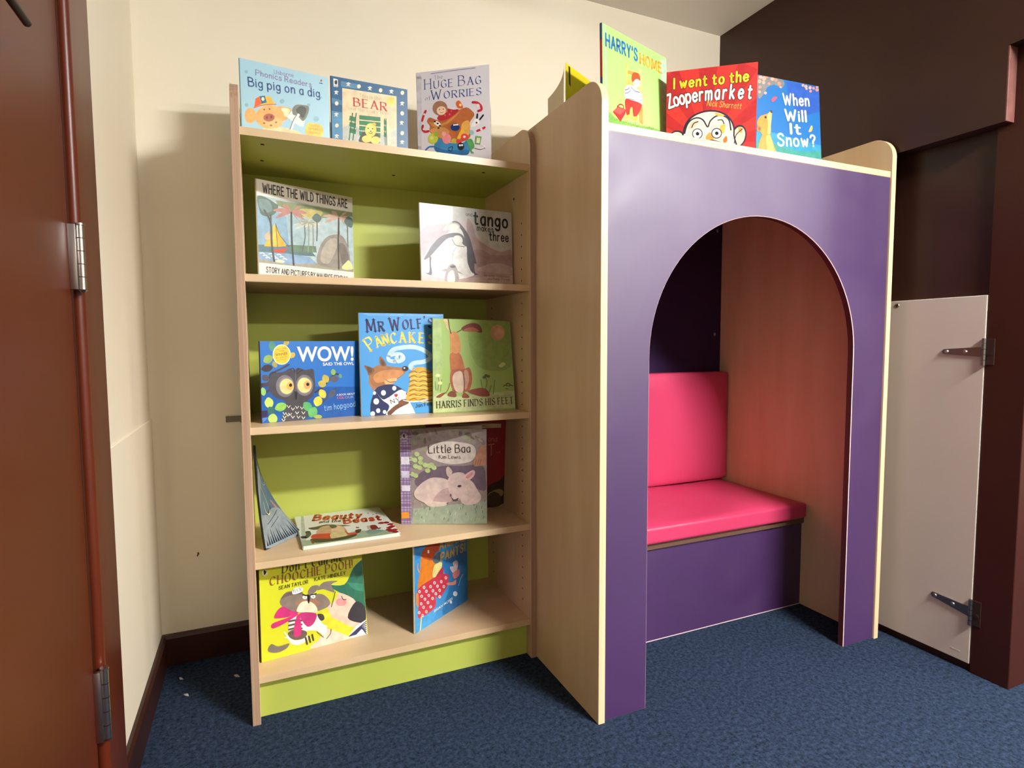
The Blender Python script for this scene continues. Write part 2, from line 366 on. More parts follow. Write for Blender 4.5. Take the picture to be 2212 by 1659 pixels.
# ------------------------------------------------------------------ a pen-stroke alphabet for the printed titles
GL = {
'A':"0,0 32,100|32,100 64,0|12,36 52,36",'B':"0,0 0,100|~0,100 28,99 46,88 46,66 28,55 0,54|~0,54 32,54 54,42 54,15 34,1 0,0",
'C':"~58,80 46,95 30,100 10,86 0,50 10,14 30,0 46,5 59,20",'D':"0,0 0,100|~0,100 24,99 50,84 60,50 50,16 24,1 0,0",
'E':"0,0 0,100|0,100 46,100|0,53 38,53|0,0 48,0",'F':"0,0 0,100|0,100 46,100|0,53 38,53",
'G':"~58,80 46,95 30,100 10,86 0,50 10,14 30,0 48,6 60,16|60,16 60,44|38,44 60,44",'H':"0,0 0,100|58,0 58,100|0,52 58,52",
'I':"0,0 0,100",'J':"~34,100 34,24 22,2 6,4 0,18",'K':"0,0 0,100|0,44 50,100|16,60 56,0",'L':"0,0 0,100|0,0 46,0",
'M':"0,0 6,100|6,100 38,16|38,16 70,100|70,100 76,0",'N':"0,0 0,100|0,100 58,0|58,0 58,100",
'O':"~32,100 8,84 0,50 8,16 32,0 56,16 64,50 56,84 32,100",'P':"0,0 0,100|~0,100 30,99 52,90 52,60 30,48 0,47",
'Q':"~32,100 8,84 0,50 8,16 32,0 56,16 64,50 56,84 32,100|40,24 62,-6",
'R':"0,0 0,100|~0,100 30,99 50,90 50,62 30,50 0,49|24,50 56,0",'S':"~50,84 40,97 24,100 6,90 4,70 22,56 40,46 52,30 46,8 26,0 8,5 0,20",
'T':"30,0 30,100|0,100 60,100",'U':"~0,100 0,34 8,8 30,0 50,8 58,34 58,100",'V':"0,100 30,0|30,0 60,100",
'W':"0,100 22,0|22,0 44,80|44,80 66,0|66,0 88,100",'X':"0,0 56,100|0,100 56,0",'Y':"0,100 28,50|56,100 28,50|28,50 28,0",'Z':"0,100 54,100|54,100 0,0|0,0 56,0",
'a':"~40,60 22,65 4,50 2,22 16,0 32,6 40,24|40,64 40,0",'b':"0,100 0,0|~0,42 14,62 34,60 44,32 34,4 14,2 0,20",'c':"~42,52 28,65 10,56 1,32 10,7 26,0 42,12",
'd':"42,100 42,0|~42,42 28,64 8,58 0,32 8,5 26,2 42,22",'e':"~2,34 42,36 38,56 22,65 6,54 0,32 8,7 24,0 42,12",'f':"~34,94 22,100 13,88 12,60|12,76 12,0|0,62 30,62",
'g':"~40,44 26,64 8,58 0,34 8,10 24,6 40,24|~40,64 40,0 34,-24 16,-30 2,-20",'h':"0,100 0,0|~0,38 12,60 30,62 38,44 38,0",'i':"0,64 0,0|0,84 1,86",
'j':"~14,64 14,-10 6,-28 -6,-24|14,84 15,86",'k':"0,100 0,0|0,26 34,64|10,38 38,0",'l':"0,100 0,0",'m':"0,64 0,0|~0,40 10,60 24,62 30,44 30,0|~30,40 40,60 54,62 60,44 60,0",
'n':"0,64 0,0|~0,38 12,60 30,63 38,44 38,0",'o':"~22,65 6,55 0,32 6,8 22,0 38,8 44,32 38,55 22,65",'p':"0,64 0,-32|~0,42 14,62 34,60 44,32 34,4 14,2 0,20",
'q':"42,64 42,-32|~42,42 28,64 8,58 0,32 8,5 26,2 42,22",'r':"0,64 0,0|~0,36 8,56 20,64 30,60",'s':"~36,54 22,65 6,58 6,42 20,34 34,26 36,10 20,0 2,10",
't':"12,90 12,18|~12,18 18,2 32,4|0,64 30,64",'u':"~0,64 0,22 8,2 24,4 38,24|38,64 38,0",'v':"0,64 20,0|20,0 40,64",'w':"0,64 15,0|15,0 30,54|30,54 45,0|45,0 60,64",
'x':"0,0 38,64|0,64 38,0",'y':"0,64 20,4|40,64 20,4|20,4 8,-30",'z':"0,64 36,64|36,64 0,0|0,0 38,0",
'!':"0,100 0,30|0,4 1,6",'?':"~0,80 10,98 30,98 42,80 32,58 22,46 22,28|22,4 23,6",'’':"~4,100 6,88 0,76",'.':"0,2 1,3",' ':"",
}
def catmull(P, k=5):
    out = []
    n = len(P)
    closed = n > 3 and P[0] == P[-1]
    for i in range(n - 1):
        p1, p2 = P[i], P[i + 1]
        p0 = P[i - 1] if i else (P[-2] if closed else (2*p1[0]-p2[0], 2*p1[1]-p2[1]))
        p3 = P[i + 2] if i + 2 < n else (P[1] if closed else (2*p2[0]-p1[0], 2*p2[1]-p1[1]))
        for j in range(k):
            t = j / k; a, b, c, d = -.5*t+t*t-.5*t**3, 1-2.5*t*t+1.5*t**3, .5*t+2*t*t-1.5*t**3, -.5*t*t+.5*t**3
            out.append((a*p0[0]+b*p1[0]+c*p2[0]+d*p3[0], a*p0[1]+b*p1[1]+c*p2[1]+d*p3[1]))
    out.append(P[-1])
    return out
def ribbon(P, wf, cap=True):
    """polygons of a pen stroke along P; wf(dx, dy) gives the full width for a direction"""
    out = []; n = len(P)
    if n < 2: return out
    N = []
    for i in range(n):
        a = P[max(i - 1, 0)]; b = P[min(i + 1, n - 1)]
        dx, dy = b[0]-a[0], b[1]-a[1]; l = math.hypot(dx, dy) or 1
        w = wf(dx / l, dy / l) / 2
        N.append((-dy / l * w, dx / l * w, w))
    for i in range(n - 1):
        p, q, a, b = P[i], P[i+1], N[i], N[i+1]
        out.append([(p[0]+a[0], p[1]+a[1]), (p[0]-a[0], p[1]-a[1]), (q[0]-b[0], q[1]-b[1]), (q[0]+b[0], q[1]+b[1])])
    if cap:
        for p, a in ((P[0], N[0]), (P[-1], N[-1])):
            out.append([(p[0]+a[2]*math.cos(k*math.pi/4), p[1]+a[2]*math.sin(k*math.pi/4)) for k in range(8)])
    return out
def glyph(ch, font, wt):
    """(advance, polygons) in units of cap height / 100"""
    sc = 1.0
    if font == 'q' and ch.islower(): sc = .76; ch = ch.upper()
    src = GL.get(ch, '')
    if not src: return (32, [])
    serif = font in 'sq'; W = wt * 100
    if serif:
        wf = lambda dx, dy: W * (.28 + .8 * (.5*dx - .87*dy) ** 2)
    else:
        wf = lambda dx, dy: W
    polys = []; mx = 0
    for s in src.split('|'):
        cur = s[0] == '~'
        P = [tuple(float(c)*sc for c in q.split(',')) for q in s.lstrip('~').split()]
        mx = max([mx] + [q[0] for q in P])
        if cur: P = catmull(P)
        polys += ribbon(P, wf, not serif or not cur)
        if serif and not cur and abs(P[0][1]-P[1][1]) > 20*sc:
            for q in (P[0], P[1]):
                if min(abs(q[1]-y*sc) for y in (0, 64, 100, -32)) < 1 and not (ch in 'AVWMNYvwy' and q[1] < 1 and ch in 'VWvw') and not (ch == 'A' and q[1] > 90):
                    l = W * .55 + 7*sc; t = W * .2 + 1
                    y = q[1] + (t / 2 if q[1] < 50*sc else -t / 2)
                    polys.append([(q[0]-l, y-t/2), (q[0]+l, y-t/2), (q[0]+l, y+t/2), (q[0]-l, y+t/2)])
    return (mx + (26 if serif else 20) * sc + W*.55, polys)
BF = {}
def bfont_polys(txt, bold):
    """outline lettering from the built-in sans font, as triangles in cap-height units"""
    cu = bpy.data.curves.new('lettering', 'FONT'); cu.body = txt; cu.size = 1; cu.offset = bold
    o = bpy.data.objects.new('lettering', cu); COL.objects.link(o)
    dg = bpy.context.evaluated_depsgraph_get(); ev = o.evaluated_get(dg); me = ev.to_mesh()
    P = [[(me.vertices[i].co.x, me.vertices[i].co.y) for i in f.vertices] for f in me.polygons]
    ev.to_mesh_clear(); bpy.data.objects.remove(o); bpy.data.curves.remove(cu)
    ys = [q[1] for f in P for q in f]; xs = [q[0] for f in P for q in f]
    h = max(ys) if ys else 1
    return [[((q[0] - min(xs)) / h * 100, q[1] / h * 100) for q in f] for f in P], (max(xs) - min(xs)) / h * 100
def text_polys(base, font, txt, cap, wt, w, h, extra=0.0):
    """base: 2 or 3 points in percent; returns polygons in percent of the cover (cap in mm)"""
    B = [(base[i]/100*w*1000, base[i+1]/100*h*1000) for i in range(0, len(base), 2)]
    k = cap / 100
    if len(B) == 3:
        C = (2*B[1][0]-(B[0][0]+B[2][0])/2, 2*B[1][1]-(B[0][1]+B[2][1])/2)
        f = lambda t: ((1-t)**2*B[0][0]+2*t*(1-t)*C[0]+t*t*B[2][0], (1-t)**2*B[0][1]+2*t*(1-t)*C[1]+t*t*B[2][1])
        g = lambda t: (2*(1-t)*(C[0]-B[0][0])+2*t*(B[2][0]-C[0]), 2*(1-t)*(C[1]-B[0][1])+2*t*(B[2][1]-C[1]))
    else:
        f = lambda t: (B[0][0]+(B[1][0]-B[0][0])*t, B[0][1]+(B[1][1]-B[0][1])*t)
        g = lambda t: (B[1][0]-B[0][0], B[1][1]-B[0][1])
    L = math.hypot(B[-1][0]-B[0][0], B[-1][1]-B[0][1])
    out = []
    def put(polys, x0, xs, t):
        ox, oy = f(t); dx, dy = g(t); l = math.hypot(dx, dy); c, s = dx/l, dy/l
        for P in polys:
            out.append([((ox+(q[0]-x0)*xs*c-q[1]*k*s)/w/10, (oy+(q[0]-x0)*xs*s+q[1]*k*c)/h/10) for q in P])
    if font == 'b':
        P, W = bfont_polys(txt, wt * .12 - .012); put(P, 0, L / W, 0)
        return out
    G = [glyph(c, font, wt + extra) for c in txt]; G0 = [glyph(c, font, wt) for c in txt]
    tot = sum(a for a, _ in G0) - ((26 if font in 'sq' else 20) + wt*55)
    xs = L / tot if tot > 8 else k; tot = max(tot, 1); x = 0
    for (a, _), (_, P) in zip(G0, G):
        put(P, 0, xs, x / tot); x += a
    return out
def clip(P):
    for ax, lim, sg in ((0, .15, 1), (0, 99.85, -1), (1, .15, 1), (1, 99.85, -1)):
        out = []
        for i in range(len(P)):
            a, b = P[i-1], P[i]
            ia, ib = (a[ax]-lim)*sg >= 0, (b[ax]-lim)*sg >= 0
            if ia != ib:
                t = (lim-a[ax])/(b[ax]-a[ax]); out.append((a[0]+(b[0]-a[0])*t, a[1]+(b[1]-a[1])*t))
            if ib: out.append(b)
        P = out
        if len(P) < 3: return []
    return P
def art_polys(e, w, h):
    k, c, d = e[0], e[1], e[2]
    pts = [(d[i], d[i+1]) for i in range(0, len(d), 2)]
    if k in 'PC': return [(c, [pts])]
    if k == 'S': return [(c, [catmull(pts + [pts[0]], 4)[:-1]])]
    if k == 'E':
        n = 20
        return [(c, [[(pts[0][0]+pts[1][0]*math.cos(2*math.pi*i/n)+pts[2][0]*math.sin(2*math.pi*i/n), pts[0][1]+pts[1][1]*math.cos(2*math.pi*i/n)+pts[2][1]*math.sin(2*math.pi*i/n)) for i in range(n)]])]
    if k in 'Kk':
        m = [(q[0]*w*10, q[1]*h*10) for q in pts]
        if k == 'K' and len(m) > 2: m = catmull(m, 4)
        return [(c, [[(q[0]/w/10, q[1]/h/10) for q in P] for P in ribbon(m, lambda dx, dy: e[3])])]
    if k == 'T':
        r = []
        if len(e) > 7: r.append((e[7], text_polys(d, e[3], e[4], e[5], e[6], w, h, .12)))
        r.append((c, text_polys(d, e[3], e[4], e[5], e[6], w, h)))
        return r
def print_art(bm, art, F, w, h, mats, step=.000012, fine=0):
    """lay the printed shapes on a cover; F(u, v, d) maps percent and a lift d to space"""
    layer = 0
    def split(t, out):
        e = [math.hypot(t[i][0]-t[i-1][0], t[i][1]-t[i-1][1]) for i in range(3)]
        i = e.index(max(e))
        if not fine or e[i] <= fine: out.append(t); return
        a, b, c = t[i-1], t[i], t[(i+1) % 3]; m = ((a[0]+b[0])/2, (a[1]+b[1])/2)
        split((a, m, c), out); split((m, b, c), out)
    for e in art:
        for c, polys in art_polys(e, w, h):
            layer += 1
            m = ink(c)
            if m not in mats: mats.append(m)
            mi = mats.index(m)
            for P in polys:
                P = clip(P)
                if len(P) < 3: continue
                try: tris = tessellate_polygon([[Vector((q[0], q[1], 0)) for q in P]])
                except Exception: continue
                for t in tris:
                    q = [P[i] if isinstance(i, int) else i for i in t]
                    out = []; split(tuple(q), out)
                    for s in out:
                        ar = (s[1][0]-s[0][0])*(s[2][1]-s[0][1])-(s[2][0]-s[0][0])*(s[1][1]-s[0][1])
                        if abs(ar) < 1e-5: continue
                        if ar < 0: s = s[::-1]
                        f = bm.faces.new([bm.verts.new(F(x/100, y/100, .0001 + layer*step)) for x, y in s]); f.material_index = mi
# ------------------------------------------------------------------ printed shapes, in percent of each cover
ART={
'pig':[('E','8fbccb',[6.1,46.4,2,.4,-.1,-2.2]),('E','8fbccb',[45.1,58.9,2.6,.5,-.1,-2.8]),('E','8fbccb',[84,45.4,3.3,.6,-.1,-3.5]),('E','8fbccb',[19.5,49.1,1.4,.3,-.1,-1.5]),('E','8fbccb',[75.7,60.8,2,.4,0,-2.1]),('E','8fbccb',[6.9,85.2,1.8,.4,0,-1.9]),('E','8fbccb',[90.3,72.9,1.7,.4,-.1,-1.8]),('S','fcd9a6',[22.6,21.3,30.7,25.1,49.3,27.4,64,25.1,65.9,18.1,20.2,9.9]),('E','f2b06a',[9.6,34.6,6.2,1.3,-.3,-9.3]),('S','f0a860',[38.7,50.9,54.8,52.2,51.9,42.4,48.6,36.8,41.4,38.2]),('S','fbe3b8',[43.8,50.3,53.7,50.6,48.7,40.7]),('E','f5b267',[31.1,37.3,16.3,3.2,-.4,-14]),('E','f7c07c',[35,31.4,10.3,2,-.2,-6.7]),('P','e8622c',[14.2,45.3,15.9,56,20.3,59.6,23,51.2]),('P','f0bf3a',[19.8,59.5,31.9,62.1,37.2,53.7,22.5,49.7]),('K','d9812b',[13.9,44.9,24.5,50.2,38,53.8],2.6),('P','2d6c88',[20.1,59.6,26.1,61.6,28.1,54,22.3,51]),('E','e8e3b0',[24,57.2,1.7,.3,0,-2.2]),('E','b4644a',[29.9,36.3,6.3,1.3,-.2,-4.8]),('E','7c3a2c',[27.6,36,1.1,.2,-.1,-1.8]),('E','7c3a2c',[32.5,37.5,1.1,.2,-.1,-1.8]),('E','333030',[24.9,44.8,.8,.2,0,-.9]),('E','333030',[30.9,46.7,.8,.1,0,-.9]),('E','b0603c',[24.3,28.5,1.3,.2,0,-1.1]),('E','b0603c',[37.6,32.1,1.3,.3,0,-1.1]),('E','b0603c',[31.8,27.3,1.4,.2,0,-1.2]),('P','eef2ee',[49.7,40.9,55.7,49.4,71.5,44.6,69,32.8,64.2,32.5]),('S','7a7f74',[56.3,51.2,60.7,57.7,69.3,59.4,75.7,58.5,74.3,49.2,68.7,39.6,62.4,44.5,57.2,45.2]),('S','4d5148',[60.5,52,67.1,57.9,72.9,54.5,68.8,43.5,63.6,47]),('K','f4f4f0',[54,26.6,59.1,39.4,63.6,46.4],5.8),('K','6b6d66',[52.9,26.4,57.5,39.1,61.2,45.4],1.6),('E','f7c640',[81.6,30,11,2.1,-.3,-9.4]),('E','f7d04a',[77.1,33.8,5.5,1,-.1,-5.7]),('E','f7d04a',[85.7,27.4,6.1,1.1,-.2,-5.8]),('T','b07a28',[75.5,34.8,87.6,35.7],'h','Supports',6,.1),('T','b07a28',[74.3,30.4,88.9,31.4],'h','synthetic',6,.1),('T','b07a28',[75.3,26,88.4,26.7],'h','phonics',6,.1),('T','9a90b8',[37.4,90.2,58.8,91],'h','Usborne',9.2,.12),('T','9488b4',[17.2,83.8,79.4,83.3],'h','Phonics Readers',12.8,.13),('T','37538a',[9.1,69.4,88.9,72.7],'h','Big pig on a dig',20.1,.13),('E','b84a40',[91.4,94.3,1.1,.3,0,-1.4]),('k','4a5a70',[89.4,90.8,92.7,90.9],2.2)],
'bear':[('P','5d8fb0',[12.9,95.7,35,95.6,34.9,90,12.7,89.1]),('P','4f86ac',[.9,74,13.5,72.7,13.3,67.1,.7,67.4]),('P','5b96bd',[-.1,58.4,13.1,58.2,12.9,26,-.4,25.3]),('P','ecd6ae',[14.2,87.7,85.1,89.2,84.4,23.9,13.1,20.4]),('P','c3c9c2',[13.4,39.4,24.5,47.7,36.2,41.5,67.6,37.9,84.4,48.2,84.4,23.9,13.1,20.4]),('E','e9d56a',[77.1,81.6,5.5,.9,-.1,-5.9]),('P','d9d3bd',[67.6,36.7,76.4,43.7,84.4,35.5,84.3,25.1,67.4,25.2]),('E','f0e8c8',[35.6,93.2,2.4,.4,-.1,-2.5]),('E','f0e8c8',[63.8,93.1,2.4,.4,-.1,-2.6]),('E','f0e8c8',[93.2,94.8,2.5,.4,-.1,-2.7]),('E','f0e8c8',[6.8,68.1,2.3,.3,-.1,-2.6]),('E','f0e8c8',[6.4,41.5,2.3,.4,-.1,-2.5]),('E','f0e8c8',[92.5,69.1,2.5,.3,0,-2.7]),('E','f0e8c8',[92.1,44.1,2.5,.4,-.1,-2.7]),('E','f0e8c8',[91.6,16.7,2.6,.3,0,-2.7]),('P','dfe3d6',[19.1,94.2,22.4,96.1,25.2,94.8,22.8,93.3,24.4,91.1,21.6,91.8,19.2,90.7,20.9,93]),('P','dfe3d6',[46.8,93.9,50.2,95.8,53,94.5,50.6,93,52.2,90.8,49.4,91.4,46.9,90.3,48.7,92.6]),('P','dfe3d6',[75.1,94.6,78.6,96.6,81.6,95.2,79.1,93.7,80.8,91.5,77.8,92.1,75.3,91,77.1,93.4]),('P','dfe3d6',[3.8,81.8,7.1,83.6,9.8,82.3,7.4,80.8,9,78.7,6.3,79.3,3.9,78.3,5.6,80.5]),('P','dfe3d6',[3.1,55.3,6.4,57.1,9.1,55.8,6.8,54.3,8.3,52.1,5.6,52.8,3.3,51.8,4.9,54]),('P','dfe3d6',[3.1,29.3,6.3,31.1,9.1,29.7,6.7,28.3,8.3,26,5.5,26.8,3.2,25.8,4.9,28]),('P','dfe3d6',[89.5,82.1,93,84,96,82.6,93.5,81.1,95.2,78.8,92.2,79.5,89.6,78.4,91.4,80.8]),('P','dfe3d6',[88.4,57.7,92,59.6,95,58.2,92.4,56.7,94.2,54.4,91.1,55.1,88.6,54,90.4,56.4]),('P','dfe3d6',[88.6,33.4,92.2,35.3,95.2,33.8,92.6,32.3,94.4,30,91.4,30.8,88.8,29.7,90.6,32.1]),('P','f2f2ea',[3.4,97.3,8.9,97,8.9,87.8,3.5,87.5]),('S','2c3c48',[5,94.6,7.7,95.7,8,92.1,6.8,90.5,5,91.1]),('k','2c3c48',[4.2,88.7,8.1,88.6],1.1),('T','7a6f60',[35.9,80,63.8,80.9],'s','This is the',9.5,.07),('T','c23a3c',[28.8,68.4,70.9,68.8],'s','BEAR',20.7,.16),('T','8f8468',[22.1,62.7,76.5,64.1],'s','and the Scary Night',8.9,.07),('P','2f7d4f',[35.2,58.2,62.9,59.8,62.8,54.6,35,53]),('P','2f7d4f',[35,51.7,62.8,53.2,62.7,47.9,34.9,46.5]),('P','2f7d4f',[34.9,45.1,62.6,46.6,62.5,41.3,34.8,39.9]),('P','2f7d4f',[34.7,38.6,62.5,39.9,62.4,34.7,34.6,33.4]),('P','2f7d4f',[23,55.8,31.2,54.8,30.5,49.1,22,50.1]),('P','2f7d4f',[22.8,48.4,31,47.4,30.3,41.7,21.8,42.7]),('P','2f7d4f',[22.6,41.1,30.8,40,30.1,34.3,21.7,35.3]),('P','2f7d4f',[67.4,57.3,71.1,56.7,71,51,67.3,51.6]),('P','2f7d4f',[67.2,49.7,70.9,49.1,70.8,43.4,67.1,44]),('P','2f7d4f',[67.1,42.2,70.8,41.5,70.7,35.8,67,36.4]),('k','2b6b47',[26.6,59.2,21.4,26],2.7),('k','2b6b47',[31.3,59.9,26.2,26.6],2.7),('k','2b6b47',[68.3,58.6,68.6,26],2.3),('k','2b6b47',[70.3,58.9,70.6,26.2],2.3),('S','3e4a3f',[34.8,30,40.9,38.8,59,37.9,61.4,31.3,58.8,26.4,35.9,25.1]),('E','ecd562',[49.7,42,7.5,1.1,-.2,-8.6]),('E','f2e283',[48.2,43.2,4.4,.6,-.1,-5]),('E','e9d06a',[44.6,30.4,6.8,1,-.1,-4.5]),('E','e9d06a',[55.7,30.3,6.4,.9,-.1,-4.8]),('E','e0c050',[54.4,49.7,2.5,.4,0,-2.2]),('E','4a4630',[46.4,43.7,.9,.1,0,-.8]),('E','4a4630',[52.1,44,.9,.1,0,-.8]),('K','4a4630',[46.9,38.7,49.3,37.7,52,39.2],1.5),('E','4a4630',[49.6,40.5,1.1,.2,0,-.7])],
'bag':[('K','9a98b0',[21.1,97.5,51.8,98.1,81.4,98.2],2.5),('k','cfcdd6',[4.3,96.2,1.5,26.8],15),('T','46609a',[25.2,91.7,36.7,91.9],'s','The',9.9,.09),('T','3d5590',[11.8,83.2,87.2,82.9],'q','Huge Bag',26.8,.1),('T','4a5a86',[12,72.8,19.4,73],'s','of',9.9,.09),('T','3d5590',[20.7,72.7,87.5,72.5],'q','Worries',24.8,.1),('S','b4683a',[13.8,52.1,17.8,55.8,28.6,52.4,40.2,52.5,50.4,56.7,56.9,59.8,68.2,62,75.6,58.5,79,53.9,72.2,46.4,72.4,33.2,54.6,29,34.4,32.9,17.9,41.1,17.5,47.4]),('S','c98a48',[15.7,51.9,27.2,49.4,40.1,50.3,55.5,57.2,61.9,60.3,50.3,52.3,40,47.7,24.5,46]),('S','e0a850',[61.5,46.3,71.6,49.1,71.9,36.8,62.4,33.8]),('S','cd9458',[19.3,44.6,34.8,45.3,44.8,40.3,34.4,34.7,19.2,41]),('S','b92f38',[28.1,54.7,39.2,62.7,50.6,61.1,57.5,61,55.5,58.1,45.3,53.5,33.7,51.6]),('E','e07a70',[41.7,59.9,1,0,0,-.7]),('E','e07a70',[45.4,57,1,0,0,-.7]),('E','e07a70',[39,56.6,1,-.1,0,-.7]),('E','e07a70',[48,59.9,1,0,0,-.7]),('E','a1765c',[32.3,63.7,10.4,-.8,-.3,-7.1]),('E','f2cfae',[34.1,61.3,6.6,-.4,-.2,-4.2]),('E','6a4034',[31.6,62.4,.7,-.1,-.1,-.5]),('E','6a4034',[36.9,62.5,.8,-.1,0,-.6]),('K','b04a40',[32.1,59.9,34.6,59.1,36.6,59.9],1.4),('S','d8622f',[54.6,67.8,58.4,69.3,62.1,66,63.8,61.9,58.2,61.9,55.1,64.3]),('E','f0d8a0',[60.3,64.8,1.7,-.2,-.1,-1.3]),('S','3f86b8',[23.3,30,29.3,35,44.5,29.6,62.2,28.5,67.9,30.4,72.7,22.6,66.9,16.7,44.1,18.2,26.2,21.7]),('S','2f6ca0',[23.9,27.3,39.1,22.8,67,21.6,70.8,19.6,66.9,16.5,44.1,18.2,26.2,21.7]),('E','e58a90',[40.5,33.9,6.1,-.4,-.1,-5]),('E','e8a0a0',[37.1,39,3.1,-.2,0,-2.2]),('E','c3ca4c',[21.3,35,7.2,-.4,-.2,-5.1]),('E','d9dc8a',[19.7,36,2.5,-.1,-.1,-1.7]),('E','9cae3c',[25.6,39.2,3.3,-.2,-.1,-2.3]),('S','e9b23c',[54.8,33.4,61.3,41.9,63.8,39.9,59.8,33.1]),('E','b8b048',[50.9,31,4.3,-.3,-.1,-2.5]),('E','d8454c',[65.1,34.1,5.1,-.3,0,-3.2]),('E','f3d8d0',[65.1,34.1,1.8,-.1,0,-1.2]),('E','d8454c',[57.2,30.2,3.8,-.3,-.1,-2.3]),('E','1f3a78',[52.6,44,6.3,-.4,-.1,-3.5]),('P','f2f2f0',[50.1,47,57.1,47,57.1,45.7,50.1,45.7]),('E','f4efe4',[27.9,49.3,4.4,-2,-1.6,-1.7]),('E','2c2a28',[24.7,51.3,1.6,-.1,0,-.8]),('E','2c2a28',[28.5,49.3,1.6,-.1,0,-.8]),('E','2c2a28',[31.6,46.9,1.6,-.1,0,-.8]),('E','2c2a28',[29.6,44.8,1.6,-.1,0,-.8]),('K','c8303c',[77.3,66.2,83.3,65.3,88.1,61.9,88.7,58.4,84.3,57.4],6.5),('K','c8303c',[12.3,62.4,9.5,58.6,7,53.4],6.5),('K','c8303c',[15.4,42.6,10.2,42.5,7.1,45.3,7.8,48.4],6.5),('K','c8303c',[82.6,38.7,87.6,39.7,92.6,41.2],6.2),('E','f0d8d8',[84.2,62.4,2.4,-.2,-.1,-1.8]),('E','f0d8d8',[10.1,59.4,1.5,-.1,-.1,-1]),('E','f0d8d8',[9.3,45.2,1.8,-.1,-.1,-1.2]),('E','f0d8d8',[88.2,39.9,1.7,-.1,0,-1.2]),('S','efece8',[73.9,42.8,79.1,49.5,84.1,50,85.8,45.5,81.4,43.2]),('k','22242c',[82.6,51,83.2,54.4],5.1),('k','22242c',[86.6,49.4,91,53],4.8),('E','22242c',[81.8,46.5,1.2,-.1,-.1,-.9]),('S','58a05a',[67.9,30.8,74.9,31.3,78.4,24,74.6,20.7,77.6,17.9,73.9,18.1,70.9,24.5]),('P','6a9a5e',[80.2,34.1,88.4,32.9,86.2,25.3,79.1,26.5]),('P','d8dcb0',[81.9,32.2,86.7,31.6,85.2,26.7,80.8,27.4]),('K','e8e6e8',[79.6,23.1,84.6,22.3,92.1,22.3,88.4,24.7],6.5),('K','55555f',[78.4,22.3,85.8,20.8,92.7,21.4],1.4),('E','25282f',[59.8,25.3,4.6,-.3,-.1,-3.7]),('E','e8e8e8',[58.6,26.3,1.4,-.1,0,-1]),('E','e8e8e8',[61.6,26.3,1.4,-.1,0,-1]),('K','1f3a68',[42.4,24.4,48.2,25.8,46.8,21.5,42.3,23],2),('K','3a78b0',[23.2,27.3,16.1,27.3,10.8,24.5],4.5),('E','9cc8d0',[75,37.5,3.3,-.3,0,-2.3])],
